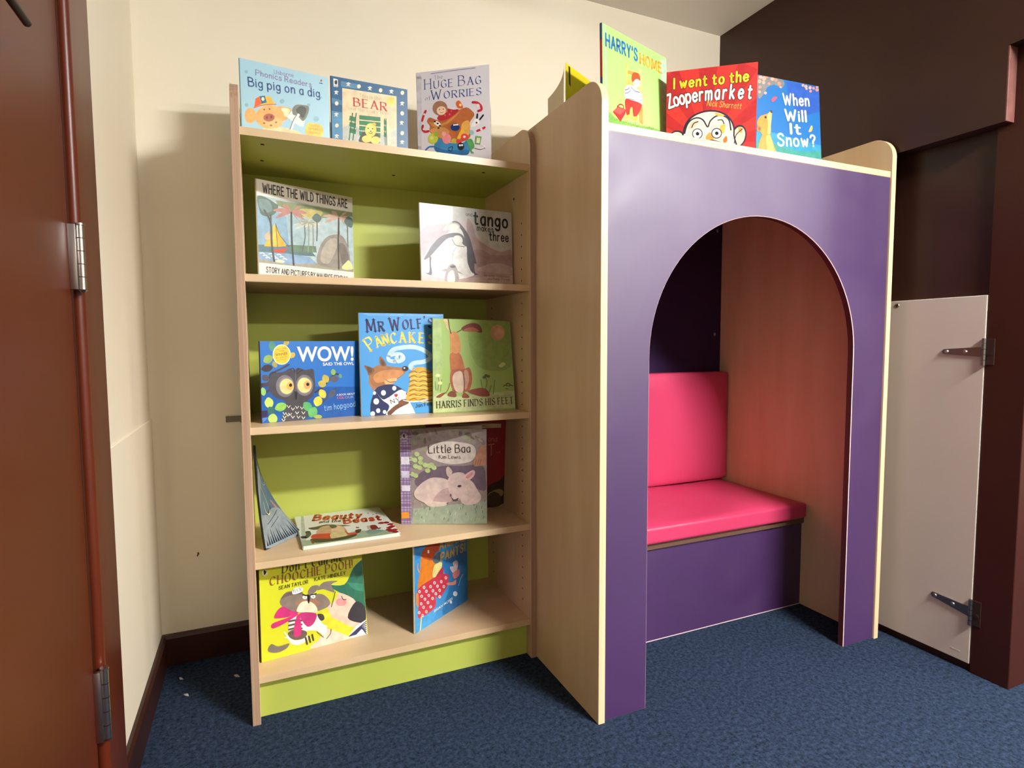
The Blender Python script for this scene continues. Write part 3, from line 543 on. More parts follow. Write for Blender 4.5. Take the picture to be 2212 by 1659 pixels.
'harry':[('P','b4e2b4',[89.7,96.1,99.6,99,101.2,30.8,93.9,30.1]),('P','a9dca0',[1.8,100.2,5.9,99.7,7.1,18.6,4.5,18.3]),('S','7fb253',[5.3,24.5,8.6,28.4,17.8,25.1,31.4,25.1,57.1,26.9,72.1,29.5,90.7,29.4,90.7,23.4,4.4,10.4]),('k','55803a',[8.5,22.7,9.6,25],1.1),('k','55803a',[11,21.8,12.1,24.1],1.1),('k','55803a',[13.5,22.7,14.6,25],1.1),('k','55803a',[16,21.8,17.1,24.1],1.4),('k','55803a',[18.6,22.7,19.7,25],1.4),('k','55803a',[21.1,23.6,22.2,26],1.1),('k','55803a',[23.7,22.7,24.8,25],1.4),('k','55803a',[26.3,23.6,27.4,26],1.1),('k','55803a',[28.9,22.7,30,25.1],1.4),('k','55803a',[31.5,23.6,32.7,26],1.1),('k','55803a',[34.2,24.6,35.3,26.9],1.4),('k','55803a',[36.8,23.6,38,26],1.1),('k','55803a',[39.5,24.6,40.6,26.9],1.4),('k','55803a',[42.2,23.6,43.3,26],1.1),('k','55803a',[44.9,24.6,46,27],1.4),('k','55803a',[47.6,25.5,48.8,27.9],1.4),('k','55803a',[50.3,24.6,51.5,27],1.4),('k','55803a',[53.1,25.6,54.3,28],1.4),('k','55803a',[55.9,24.6,57.1,27],1.4),('k','55803a',[58.7,25.6,59.9,28],1.4),('k','55803a',[61.5,26.5,62.7,29],1.4),('k','55803a',[64.3,25.6,65.5,28],1.4),('k','55803a',[67.2,26.6,68.4,29],1.4),('k','55803a',[70.1,27.5,71.3,30],1.4),('k','55803a',[72.9,26.6,74.2,29],1.4),('k','55803a',[75.9,27.6,77.1,30],1.4),('P','d8c069',[33.8,76.8,37,76.9,38.6,43.7,34.7,42.7]),('P','e8d680',[54,77.8,58,77.7,59.8,29.2,55.9,28.3]),('P','c89c50',[36.9,71.3,54.7,73.1,55,69.9,36.8,68.1]),('P','d8b765',[36.8,63.3,54.6,65.8,55.9,48.9,36.6,49.6]),('P','c2954c',[52.9,41.6,59.9,45,60,28.4,54.2,29.6]),('P','d9bc64',[40.7,41,44.2,41.1,43.4,31.2,40.1,30.8]),('S','f2f2ee',[32.5,54.2,38.8,59.1,47.3,58.9,54.5,57.6,58.9,53.8,58,46.1,45.7,43.9,33.7,44.5,31.7,49.2]),('K','3c4c80',[32.5,52.6,36.7,54.5,38.8,56.6],2),('K','3c4c80',[32.2,49.7,37.3,51.8,40.9,54.8],1.7),('K','3c4c80',[33.8,45.3,41.5,46.9,47.2,47.5],1.7),('K','3c4c80',[41.6,57.4,47.3,55.7,54.5,56.3],2),('K','3c4c80',[55.9,53.8,58.1,51.9,55.9,48.1],1.7),('E','f6dccb',[50.2,63.8,5.9,1.5,0,-4.6]),('S','b5552f',[42.4,64.9,43.9,70.1,48.9,72.5,54.7,71.9,56.1,67,51.7,67.4,47.4,65.4,44.5,62.2]),('E','f0cdb8',[45.9,62.2,1.8,.4,0,-1.6]),('S','d8372f',[32.3,43.8,40.1,46.1,57.3,46.8,56.1,41.5,49.9,33.9,44.8,33.1,43.5,40.1,39.9,38.4,38.5,32.4,34.3,31.8]),('S','f1d94a',[33.5,29.2,37.1,32.5,39.2,31.4,34.9,28.4]),('S','f1d94a',[44.1,30.5,47,33.2,50.6,32.8,49.8,29.8,45.5,29.6]),('P','cc3236',[13.9,29.3,22,36,33.6,35.7,32.2,31.7,25.2,23.7]),('P','e25a52',[15.2,30,22,35.2,32.2,35.1,24.6,29.1]),('K','a82a2c',[20.6,35.3,24.7,38.3,29.5,38.3,29.5,35.5],2.8),('T','3479b8',[5.3,82.4,51.4,83.4],'h','HARRY’S',28.2,.21),('T','eeb04c',[56.3,82.7,91.2,83.9],'h','HOME',24.2,.24)],
'zoo':[('C','b6292c',[46,14,141,14,138.2,36.7]),('C','b6292c',[46,14,130.1,58.1,117.1,77]),('C','b6292c',[46,14,100,92.2,79.7,102.8]),('C','b6292c',[46,14,57.5,108.3,34.5,108.3]),('C','b6292c',[46,14,12.3,102.8,-8,92.2]),('C','b6292c',[46,14,-25.1,77,-38.1,58.1]),('C','b6292c',[46,14,-46.2,36.7,-49,14]),('C','b6292c',[46,14,-46.2,-8.7,-38.1,-30.1]),('C','b6292c',[46,14,-25.1,-49,-8,-64.2]),('C','b6292c',[46,14,12.3,-74.8,34.5,-80.3]),('C','b6292c',[46,14,57.5,-80.3,79.7,-74.8]),('C','b6292c',[46,14,100,-64.2,117.1,-49]),('C','b6292c',[46,14,130.1,-30.1,138.2,-8.7]),('T','f5dc3c',[8.3,81,89.7,80.8],'h','I went to the',24.7,.2,'7a1a20'),('T','f7f5ee',[2.7,59.7,41.3,64.7,94.3,61.4],'h','Zoopermarket',33.1,.19,'4a1420'),('T','f0b55a',[45.6,58.3,83,51.1],'h','Nick Sharratt',13.6,.13),('E','2c2438',[81.3,21.5,8.3,-2.8,-2.7,-12.1]),('E','f2d5b8',[81.5,21.2,6.6,-2.2,-2.4,-10.3]),('S','e2a44e',[80.8,31.6,84.6,29.9,84.8,24.8,81.6,26.4]),('E','2c2438',[12.6,27.5,8.3,-.7,.1,-6.4]),('E','f2d5b8',[12.3,27.2,6.7,-.6,.1,-5]),('S','2c2438',[19.9,9.4,19.1,31.9,23.3,43.3,32.4,50.3,45.4,53.2,58.4,51.4,70.2,44.1,76.3,33.3,76.9,22.9,75.8,4.9]),('S','f3e3cc',[21.5,9.3,20.8,31.1,24.9,41.9,33.5,48.6,45.7,51.3,58.2,49.6,69,42.9,74.6,32.9,75.3,23,74.1,5]),('K','2c2438',[21.1,29.8,23.4,38.1,27.9,43.9,35.1,45.9,41.7,42.7,46.9,34.6,49.6,40.9,56,45.7,63.8,45.4,70.3,40.2,72.7,29.1],3.6),('S','e2b356',[54.6,49.7,63.7,46.7,63.8,44.7,57.3,46]),('S','e2b356',[61.4,34.6,66.6,35.4,64.9,25.9,60.3,29.5]),('S','dc9a4c',[44.8,23.1,49.9,28.5,54,19.7,48.9,16.2]),('S','c9722f',[64.4,18.8,67.9,23,68.9,17.1,65.8,14.8]),('S','f0c8b0',[24.7,35.3,31.2,42.6,36.5,42.1,32.7,35.9]),('S','e9b050',[46.2,16.4,62,12.5,59.5,8.8,46.4,11.2]),('K','2c2438',[29,35.6,31.3,40,35.9,41.5],2.7),('K','2c2438',[58,41.1,62.6,41,65,36.6],2.5),('E','2c2438',[35.5,28.1,6,-.5,.1,-6]),('E','f6f6f2',[35.5,28.1,5,-.4,.1,-5]),('E','16161c',[35.7,28.1,2,-.2,.1,-2]),('E','2c2438',[57,26.7,5.9,-.5,.1,-6]),('E','f6f6f2',[57,26.7,4.9,-.4,.1,-4.9]),('E','16161c',[57.2,26.7,2,-.2,.1,-2]),('K','2c2438',[46.2,18.4,52.1,19.6,62.5,16.1],2.3),('K','2c2438',[85.3,29.2,78.5,22.8,76.8,13.9],2.3)],
'snow':[('P','2b5ab0',[46.8,98.8,100.6,100.1,101.1,71.1,68.4,62.2,50.2,78.4]),('P','2f8fb4',[1.5,42.5,101,32.1,100.6,14.5,-.9,19.5]),('S','3b8f84',[-1,27.1,31.4,27.3,67.3,22.5,101.1,25.3,101.9,12,-1.7,4.3]),('S','7d7e80',[3.7,100,41.2,99.3,39.3,90,28.2,92.5,17.3,88.5,11,80.1,3,75.4]),('E','d9a38c',[6.4,97.8,2.6,.4,.1,-1.7]),('E','d9a38c',[11.9,97.3,3.2,.4,0,-2.3]),('E','c58a78',[16.4,99.8,2.2,.3,0,-1.5]),('E','d9a38c',[4.7,93.2,2.8,.4,0,-2]),('E','d9a38c',[11,92.8,2.5,.3,0,-1.8]),('E','d9a38c',[24.6,98.4,2.9,.4,0,-2.1]),('E','c58a78',[30.1,97.8,2.6,.4,0,-1.8]),('E','c58a78',[35.6,94.7,3,.4,0,-2.1]),('E','c58a78',[5.6,87,2.5,.4,0,-1.7]),('E','d9a38c',[4.7,81.9,2.2,.3,.1,-1.5]),('E','d9a38c',[13.7,81.7,2.2,.3,0,-1.5]),('E','c58a78',[19.1,92.6,2.2,.2,0,-1.6]),('E','d9a38c',[37.4,91.1,1.9,.2,0,-1.3]),('E','d9a38c',[73.3,97.7,2.3,.3,-.1,-1.6]),('E','d9a38c',[78.1,97,2.7,.4,-.1,-1.8]),('E','d9a38c',[84.8,96.6,2.7,.4,-.1,-1.9]),('E','c58a78',[90.6,96.7,2.4,.3,0,-1.6]),('E','c58a78',[96.4,95.5,2.8,.3,-.1,-1.9]),('E','c58a78',[85.6,92.7,2.3,.3,-.1,-1.6]),('E','d9a38c',[96.6,98.8,2,.3,-.1,-1.3]),('E','d9a38c',[78.9,94.5,2,.3,0,-1.3]),('S','c0506a',[22.7,75.8,28.2,79.7,31.8,78.8,27.2,74.4,23.6,73.4]),('S','e8b968',[81,47.6,85,53.3,87.2,52.2,85.7,47.4,81,45.6]),('S','c8923f',[2.6,13.5,3.4,22.4,6.4,31.6,11.1,37.7,19.1,39.1,22.9,33,26.5,25.6,28.7,15.5]),('S','e6bd62',[14.7,36.1,20.8,36,24.7,26.8,26.9,16.7,19,16.1,15.5,26]),('S','c8923f',[1.4,50.1,5.8,55.5,12,58.1,17.3,59.9,22.3,63.4,23.7,60.6,22.7,54.7,21.9,47,21.2,38.6,12,34.6,5.9,39.1,1.8,43.8]),('S','f0d07a',[16.4,56.7,22,62.8,23,57.3,21.6,47,20.5,38.6,16.9,38.9,17.7,49.1]),('E','b07a30',[4.1,42.1,3.5,.3,0,-3.3]),('E','8a5c28',[4.6,41.9,1.8,.2,.1,-1.9]),('E','3a2a1c',[13.7,55.4,1.8,.1,0,-1.4]),('S','4a3420',[20.9,63.8,24.1,63.1,23,60.7,21.2,61.5]),('T','f4f2ea',[41.8,72.3,82.1,75.6],'h','When',30.3,.17),('T','f4f2ea',[44.7,55.1,76.7,57.1],'h','Will',30.3,.17),('T','f4f2ea',[52.8,41.2,67.1,42],'h','It',28,.17),('T','f4f2ea',[32.8,26.4,90.6,29.8],'h','Snow?',32.8,.17)],
'wild':[('P','b9cdd2',[-.2,84.4,100.1,84.1,99.7,19.1,.4,19.8]),('P','8fb4cc',[0,80.2,27.9,68.2,30.2,40.6,.3,32.4]),('P','a9c4ca',[27.9,69.8,51.9,73.6,51,39.9,31.7,37.6]),('S','5f7468',[.8,83.3,8.1,83.9,17.6,79.5,20.5,77.7,17.3,69.6,10.5,65.5,3.9,66.7,1.9,73.1]),('S','7c9490',[2.2,80.6,11.7,80.8,14.4,72.1,7.6,68.8,3.4,71.8]),('P','8d9a6e',[17.7,82.6,100.1,83.8,100,79.6,64.4,72.3,43.7,70.7,20.5,77.7]),('S','c9bd7a',[43.9,78.6,64.6,79.6,62.7,73.7,51.8,69.6,42.2,73.6]),('P','63808a',[.4,37,27.1,40.2,50.9,38.3,57.4,31.8,.2,28.7]),('P','8fb0d0',[.2,30.2,26.8,31.6,50.7,30.3,58,24.6,26.5,19.9,.4,23.4]),('K','e4eef2',[2,28.9,4.2,29.5,5.6,28.7],2.9),('K','e4eef2',[4.5,27,6.8,27.6,8.2,26.8],2.7),('K','e4eef2',[7.1,25.2,9.4,25.8,10.8,25],2.9),('K','e4eef2',[9.9,29.1,12.2,29.7,13.6,28.9],2.9),('K','e4eef2',[12.5,27.2,14.8,27.8,16.3,27],2.9),('K','e4eef2',[15.2,25.3,17.5,26,18.9,25.1],2.7),('K','e4eef2',[18,29.3,20.3,29.9,21.8,29.1],2.9),('K','e4eef2',[20.7,27.4,23,28,24.5,27.2],2.9),('K','e4eef2',[23.4,25.5,25.7,26.1,27.2,25.3],2.9),('P','a9a596',[.5,23.4,26.5,20.7,58.9,24.6,99.6,22.7,99.7,19.1,.4,19.8]),('P','6e8a74',[30.2,40.6,57.7,42.3,58.3,35.9,30,33.5]),('P','e5b83c',[17,58.9,27,38.6,18.6,37,5.5,36.1]),('P','e9c84e',[13.9,55.4,16.6,58.8,19.4,39.3,13.3,37]),('P','d5bfa0',[6.2,46.7,10.8,51.9,12,43.7,7.5,42.4]),('P','d2583c',[12.4,33.5,28.5,36.9,23.7,31.3,14.6,31.8]),('K','4a4a40',[17.4,58.9,21.2,48.7,29.7,39],1.6),('k','4a4a40',[17.4,59.7,18.5,36.9],1.6),('S','c9cfc4',[46.3,61.6,40.9,63.5,34.8,61.3,40.2,60.9]),('S','c9cfc4',[46.3,61.6,41,61.1,36.1,56.8,41.3,58.7]),('S','c9cfc4',[46.3,61.6,44.5,65.7,41.1,65.6,43,63]),('S','c9cfc4',[46.3,61.6,50,66,52.3,66.3,48.7,63.3]),('S','c9cfc4',[46.3,61.6,51.4,64.1,56.1,62.6,51.1,61.5]),('S','c9cfc4',[46.3,61.6,50.3,61.8,55,58.1,51,59.4]),('S','c9cfc4',[46.3,61.6,49,59.7,53.4,54,50.6,57.4]),('K','6c7064',[46.3,61.6,46.3,48.7,43.1,35.4],2.9),('S','d8d6bc',[55,64.5,50.4,66,45.1,64.2,49.8,63.9]),('S','d8d6bc',[55,64.5,50.4,64,46.3,60.4,50.7,62]),('S','d8d6bc',[55,64.5,53.4,67.9,50.5,67.8,52.2,65.6]),('S','d8d6bc',[55,64.5,58.1,68.2,60.1,68.4,57,65.9]),('S','d8d6bc',[55,64.5,59.3,66.6,63.3,65.3,59,64.4]),('S','d8d6bc',[55,64.5,58.3,64.6,62.4,61.5,58.9,62.6]),('S','d8d6bc',[55,64.5,57.3,62.8,61,58.1,58.6,60.9]),('K','8d9080',[55,64.5,55,50,54.2,35.5],2.7),('S','aab09e',[50.5,65.4,46.4,66.8,41.7,65.2,45.8,64.9]),('S','aab09e',[50.5,65.4,46.4,65,42.7,61.8,46.7,63.2]),('S','aab09e',[50.5,65.4,49.1,68.4,46.5,68.4,48,66.4]),('S','aab09e',[50.5,65.4,53.3,68.7,55,69,52.3,66.7]),('S','aab09e',[50.5,65.4,54.3,67.3,57.9,66.2,54.1,65.4]),('S','aab09e',[50.5,65.4,53.5,65.5,57.1,62.8,54,63.7]),('S','aab09e',[50.5,65.4,52.5,63.9,55.9,59.7,53.7,62.3]),('K','9a9c8c',[50.5,65.4,50.4,50.3,49.2,34.9],2.4),('S','c08a80',[33.1,72.9,24.5,75.8,14.7,72.2,23.3,71.6]),('S','c08a80',[33.1,72.9,24.6,72,16.8,64.9,25.1,68.1]),('S','c08a80',[33.1,72.9,30.2,79.5,24.8,79.2,27.9,75.1]),('S','c08a80',[33.1,72.9,39.1,80.2,42.8,80.8,37,75.8]),('S','c08a80',[33.1,72.9,41.3,77.1,49.1,74.7,40.8,72.9]),('S','c08a80',[33.1,72.9,39.5,73.3,47.3,67.3,40.6,69.4]),('S','c08a80',[33.1,72.9,37.5,69.8,44.6,60.6,40,66.1]),('K','4c545c',[33.1,72.9,32.7,46.8,33.9,20.6],5.1),('S','cfae9c',[83.5,75.3,75.1,77.9,65.8,74.6,74.1,74.1]),('S','cfae9c',[83.5,75.3,75.3,74.4,67.8,68,75.8,70.9]),('S','cfae9c',[83.5,75.3,80.7,81.2,75.4,81,78.4,77.2]),('S','cfae9c',[83.5,75.3,89.2,81.9,92.8,82.4,87.2,77.9]),('S','cfae9c',[83.5,75.3,91.3,79.1,98.8,77,90.9,75.3]),('S','cfae9c',[83.5,75.3,89.7,75.6,97.1,70.3,90.8,72.1]),('S','cfae9c',[83.5,75.3,87.7,72.5,94.7,64.2,90.2,69.2]),('K','6e675e',[83.5,75.3,83.2,48.3,82.1,21.1],4.5),('K','51564f',[7,70.9,12.5,59.7,13,38.5,14.7,22.6],5.1),('K','51564f',[12.7,67.3,12.8,56.7],4),('K','6d7470',[59.3,72.4,59.4,60.3,58.7,48.1],3.5),('K','6d7470',[93.3,73.5,93.4,56.7,93.4,39.9],3.2),('S','6b7c78',[54.3,70.8,59.4,76.4,64.4,72.3,60,66.8]),('S','6b7c78',[89.7,72.9,94.3,78.7,99.7,75.3,98.6,67.5,93.2,68.4]),('S','9c958c',[58.9,24.6,60.1,37.8,66.3,49.9,74.2,55.8,85.7,57.4,92.7,48.2,95.5,33.3,93.9,23.9,75.9,21.4]),('S','b8b0a4',[62.3,28.2,65.2,41.6,73.2,51.6,81.1,51.8,79.1,39.9,70.8,25.8]),('S','827b74',[82.8,47,89.9,47,94.1,31.5,86.7,24.9]),('S','e7e4a4',[85.7,23.1,90.4,28.6,94.1,31.5,98.1,26,97.5,21.6,88.4,20.8]),('S','f2f0d0',[15.8,22.3,19.7,24.7,25,23.3,21.9,21.4]),('K','55514a',[83.4,73.6,82.3,47,82.3,21.1],4.3),('T','4a4444',[6.2,88,93.6,87.8],'h','WHERE THE WILD THINGS ARE',22.4,.17),('T','4a4444',[6.9,11,91.9,8.4],'h','STORY AND PICTURES BY MAURICE SENDAK',13.8,.17)],
'tango':[('P','c4c6c0',[1.7,100.3,99.8,99.9,99,46.3,67.8,54.8,51.2,84.3,1.8,73.6]),('P','ecebe6',[.7,100.2,34.8,100.1,34.3,81.3,17.7,69.6,1.5,60.1]),('S','b79f9d',[49.5,85.1,56.2,77.8,60.1,62.2,74.8,51.4,87.2,46.8,100,48.5,100.4,4.7,54.5,3.2,50.2,39.1]),('S','a98f8e',[55.4,45.6,65.9,47.5,74.6,42.2,89.8,42.4,99.9,43.2,100.5,27.6,76.1,31,62.8,24.9,56.8,29.6]),('S','c2aeae',[58.3,21.6,80.6,31.4,100.4,26.6,100.8,18.3,75.8,18.7]),('S','bba8b0',[1.7,67.8,26,76.4,29,66.9,10.8,49.4,3.3,35.2,1,39.8]),('S','c8b2ae',[.3,9.9,24.4,8.4,58.1,11.5,100.7,16.2,100.4,3.6,-.5,3]),('S','55505a',[33.5,80.2,38.1,81.5,42.6,78.3,50.8,65.2,55.5,46.6,58.5,29.7,56.4,29,57,17.5,60.8,15.7,54.7,14.3,49.8,23,47.8,48.9,42.5,72.3,35.9,77.5]),('S','c6c6c4',[23.3,68.7,29.3,76.8,36.8,79.6,41.7,76.2,39.1,70.9,29.1,68.4]),('E','e9ecdf',[34.8,72.9,5.7,.7,-.1,-4.7]),('S','e9ebe8',[22.3,60.3,40.8,72.1,46.4,60.8,48.6,47,48.3,32.9,52.3,19.2,56,14.4,44.4,9.1,27.6,7.6,11.4,10.6,9.8,24.1,12.1,39.8]),('S','5c5964',[3.1,29.9,7.3,39.4,12.4,49.6,22.3,61.3,34,66.2,42.3,65.8,46.4,60.8,48.7,51,45.4,51.7,38.8,60,28.8,59,20.4,49.3,12.1,37.9,8,32.7]),('S','5c5964',[8.8,33.7,10.8,32.9,10.2,26,10.7,11.5,3.9,14,8.3,15.2]),('E','e8ebdf',[38.7,56.8,5.6,.6,-.1,-6.9]),('K','6a6570',[33,58.4,36.9,50.9,46.2,49.8],1.7),('K','c9d4e2',[36.9,47.9,33.3,39.7,32.3,28.7],3.4),('S','a8a2a4',[24.7,3.5,25.3,15.4,28.9,24.5,33,27,36.7,23.1,38.6,14.3,37.9,4.3]),('S','eeeadf',[27.1,3.8,27.8,14.5,32.9,18.8,34.8,12,34.2,4.2]),('E','5a545c',[33,23.3,3,.2,-.1,-1.8]),('S','a8a2a4',[20.5,17.5,26.3,20.4,25.4,16.9]),('S','a8a2a4',[37.4,19.2,43.2,14.6,38.2,16.2]),('T','4a4848',[48.4,89.7,55.3,89.6],'h','and',9.9,.1),('T','26262a',[57.3,80.2,94.8,79.3],'h','tango',34.6,.17),('T','3a3838',[60.4,72.1,78.4,71.6],'h','makes',15.9,.14),('T','2c2c2e',[74.1,61.1,95.5,60.9],'h','three',23.9,.16),('T','57504f',[67.3,13.3,96.3,13.2],'h','by Justin Richardson',6,.1),('T','57504f',[71.2,9,95.8,9],'h','and Peter Parnell',6.2,.1)],
'wow':[('P','1558a6',[.6,44.9,100.2,38.6,100.4,-2.2,.2,.4]),('K','4a3f4c',[.3,46.6,7.1,47.9,13.1,56.1],10.1),('K','4a3f4c',[1,35.5,6.9,39.3,13.5,44.1],5.8),('K','3d4258',[13.3,62.2,20,66.2,26.7,70.7],5.2),('K','40343c',[52.3,34.4,61,41.1,67,49.8,73.8,56.8,80.5,54.6],4.6),('K','4a4a50',[59.2,20.3,66.6,28.8,74.2,38.4],4),('S','4c8f78',[11,100.6,13.9,97.8,15,94.6,14.6,90.4,12.5,87.2,9.8,89.3,8.5,93.2,8.8,96.7]),('S','8fae5a',[3.3,75.1,4,80.1,5.7,82.5,8.7,83.3,11.8,81.3,11.4,76.8,9.3,73.9,6.8,73.2]),('S','b5a952',[22.4,94.9,22.5,98.2,23.5,100,25.4,101.1,27.6,100.4,27.7,97.5,26.5,95.3,24.9,94.4]),('S','3c3038',[.9,66.1,3.2,70.1,5.8,71.5,9.2,71.1,11.7,68.2,9.9,64.5,6.7,62.8,3.9,63.1]),('S','a9a054',[12,75.4,14.3,74.6,15.5,73,15.9,70.4,15.1,67.8,13,68.3,11.6,70.2,11.2,72.4]),('S','504c52',[2.1,58.4,5,59.2,6.7,58.2,7.8,55.6,7.3,52.1,4.8,51.2,2.7,52.4,1.8,54.5]),('S','35343e',[8.2,53.5,7.8,58,8.8,60.8,11.2,62.8,14.3,62.4,14.9,58.5,13.7,55.1,11.7,53.4]),('S','e0b83c',[27.7,79.7,27.8,83.1,28.8,85,30.8,86,33,85.2,33.2,82.1,32,79.8,30.3,79]),('S','c2b04a',[61.3,56.4,64.8,55.5,66.5,53.4,67,49.9,65.6,46.4,62.4,46.9,60.4,49.4,59.9,52.3]),('S','8fbf62',[71.1,63.7,73.4,62,74.1,60.1,73.8,57.5,72.1,55.6,70.1,56.9,69.2,59.2,69.4,61.3]),('S','bdb15a',[55.6,46.9,58.7,49.2,61,49,63.1,46.7,63.7,42.7,61.1,40.4,58.3,40.6,56.6,42.5]),('S','5a5660',[67.4,50.7,69.9,53.9,72.3,54.7,75.2,53.5,77,50.2,75,47.1,72.1,46.2,69.7,47.2]),('S','6f9c86',[77.8,56.9,79.7,56.4,80.6,55.3,80.9,53.5,80.1,51.6,78.5,51.9,77.4,53.2,77.1,54.7]),('S','e6cf4a',[57.4,37.7,61.1,36.5,63,34.1,63.6,30.2,62.2,26.4,58.9,27.1,56.6,30,56,33.3]),('S','e9d24c',[53,16.3,50.6,21.2,50.8,24.7,53,27.9,56.9,28.7,59.2,24.5,59.1,20.2,57.2,17.5]),('S','555a66',[66.2,26.7,66.2,31,67.4,33.9,70,36.1,73.1,36,73.4,32.3,71.9,28.8,69.7,27]),('S','46434a',[7,44.5,9.3,58.1,15.2,61.2,22.5,62.6,27,65.9,32,63.5,36.2,66.5,43,63.5,50.7,64.3,52,54.2,52.4,41.6,49.3,29.2,43.6,22.5,44.6,3.6,30.6,-1.2,18.5,.1,21.4,13,23,24.2,14.5,30.1,9.4,35.7]),('E','77727a',[22.8,44.3,8.8,-.5,-.3,-13.9]),('E','77727a',[41.9,44.1,8.8,-.6,-.3,-13.4]),('E','8c878c',[24.1,44.3,7.3,-.5,-.2,-11.2]),('E','8c878c',[41.9,44.1,7.6,-.5,-.2,-10.7]),('E','ecd68a',[24.3,43.8,6.6,-.4,-.2,-9.6]),('E','ecd68a',[41.8,44.1,7,-.5,-.2,-9.6]),('E','efb65a',[27.5,44.1,3.3,-.2,-.1,-5]),('E','eda868',[44.4,44.3,3.6,-.2,-.1,-5.3]),('E','18161a',[28.1,45.1,1.5,-.1,-.1,-2.2]),('E','18161a',[45,45.1,1.6,-.1,0,-2.2]),('S','241e22',[31.7,35.9,32.9,37.5,34.4,33.9,33.6,26.9,32.2,27]),('K','2a262a',[32.9,58.7,31.4,65.8,28,65],2.2),('K','2a262a',[33.3,58.7,36.1,65.6],2.2),('K','2a262a',[33.6,58.6,40.2,63.7],2),('k','5e585e',[33.3,60.4,32.8,37.6],3.4),('k','e9e4d6',[24.3,19.7,25.6,16.8,27.1,19.3],1.8),('k','e9e4d6',[28.3,16.3,29.6,13.3,31.1,15.9],2),('k','e9e4d6',[32.4,18.1,33.7,15.2,35.3,17.7],1.8),('k','e9e4d6',[37.2,16.8,38.5,13.8,40.1,16.4],2),('k','e9e4d6',[20.1,11.4,21.3,8.4,22.9,10.9],2),('k','e9e4d6',[23.4,9.3,24.7,6.3,26.2,8.8],2),('k','e9e4d6',[28,6.2,29.3,3.2,30.9,5.7],2),('k','e9e4d6',[32.2,11.1,33.5,8.1,35.1,10.6],2),('k','e9e4d6',[38.4,10.5,39.8,7.5,41.4,10],2),('k','e9e4d6',[20,7,21.2,4,22.8,6.5],2),('k','e9e4d6',[33.5,5.6,34.8,2.6,36.4,5.1],2),('k','e9e4d6',[38.3,4.2,39.6,1.2,41.2,3.7],2),('k','e9e4d6',[18.9,3.2,20.2,.2,21.7,2.7],2),('k','e9e4d6',[25.4,9.9,26.7,7,28.2,9.5],1.8),('S','8fcc72',[1.5,43.9,3.8,41.7,4.6,39.2,4.3,36.1,2.6,33.7,.5,35.4,-.5,38.4,-.2,41]),('S','bcd86a',[6.3,31.5,9.9,28.6,11.1,25.3,10.5,21,7.8,17.8,4.5,20.2,3.1,24.1,3.5,27.6]),('S','8bc455',[12.4,16.4,14.1,21.5,16.6,23.6,20.3,23.6,23.5,20.7,22.2,16,19.1,13.5,16.1,13.5]),('S','2f6e62',[6.8,19.7,10,18.9,11.5,17,11.9,13.7,10.5,10.4,7.6,10.9,5.8,13.2,5.4,15.9]),('S','b3d867',[9.1,-1.8,6.3,2.5,5.9,6,7.6,9.4,11.1,10.8,13.9,7.2,14.4,3.1,13,.2]),('S','5cae68',[40.7,22.4,45,22.1,47.5,19.8,48.7,15.5,47.7,10.8,43.8,10.8,40.9,13.5,39.8,17]),('S','68b86c',[46.3,2.8,44.6,8.6,45.3,12.3,48.1,15.1,52.3,15.1,54.1,10.1,53.3,5.6,51,3.2]),('S','a7b55a',[50.2,3,52.4,4.9,54.6,5.3,57.2,4.3,58.8,2.1,57.1,.2,54.5,-.2,52.3,.6]),('P','30204a',[-.1,15,5.6,15.4,5.5,7.6,0,6.9]),('P','4a84c8',[.3,6.4,6.1,6.7,.8,.3]),('E','f6f0d0',[20.4,83.5,8.6,-.2,-.3,-12.6]),('E','f4c83a',[20.4,83.5,7.8,-.2,-.3,-11.6]),('T','8f5a20',[15.2,88.7,24.9,91],'b','EARLY YEARS',3.4,.1),('T','8f5a20',[17.8,86.8,23.1,87.6],'b','AWARD',3.4,.1),('T','7a3e10',[14.5,81.4,26.1,83.4],'b','WINNER',6.6,.18),('T','8f5a20',[15,78.4,25.6,80.2],'b','BEST EMERGING',3.4,.1),('T','8f5a20',[16.1,75.8,24.9,77.5],'b','ILLUSTRATOR',3.4,.1),('T','f6f4ee',[35.1,74.8,93.8,74.6],'b','WOW!',37,.3),('T','eef0ee',[60.8,68.4,94.1,68.4],'b','SAID THE OWL',7.9,.22),('T','dfe6ee',[74.6,28.2,94.7,28.6],'b','A BOOK ABOUT',4.8,.18),('T','d8607c',[74.9,23.8,82.8,23.9],'b','COL',6.2,.2),('T','8f9cc8',[83.4,23.8,93,24],'b','OUR',6.4,.2),('T','9cc8ee',[61.5,9.6,94.9,12.6],'h','tim hopgood',14.5,.1)],
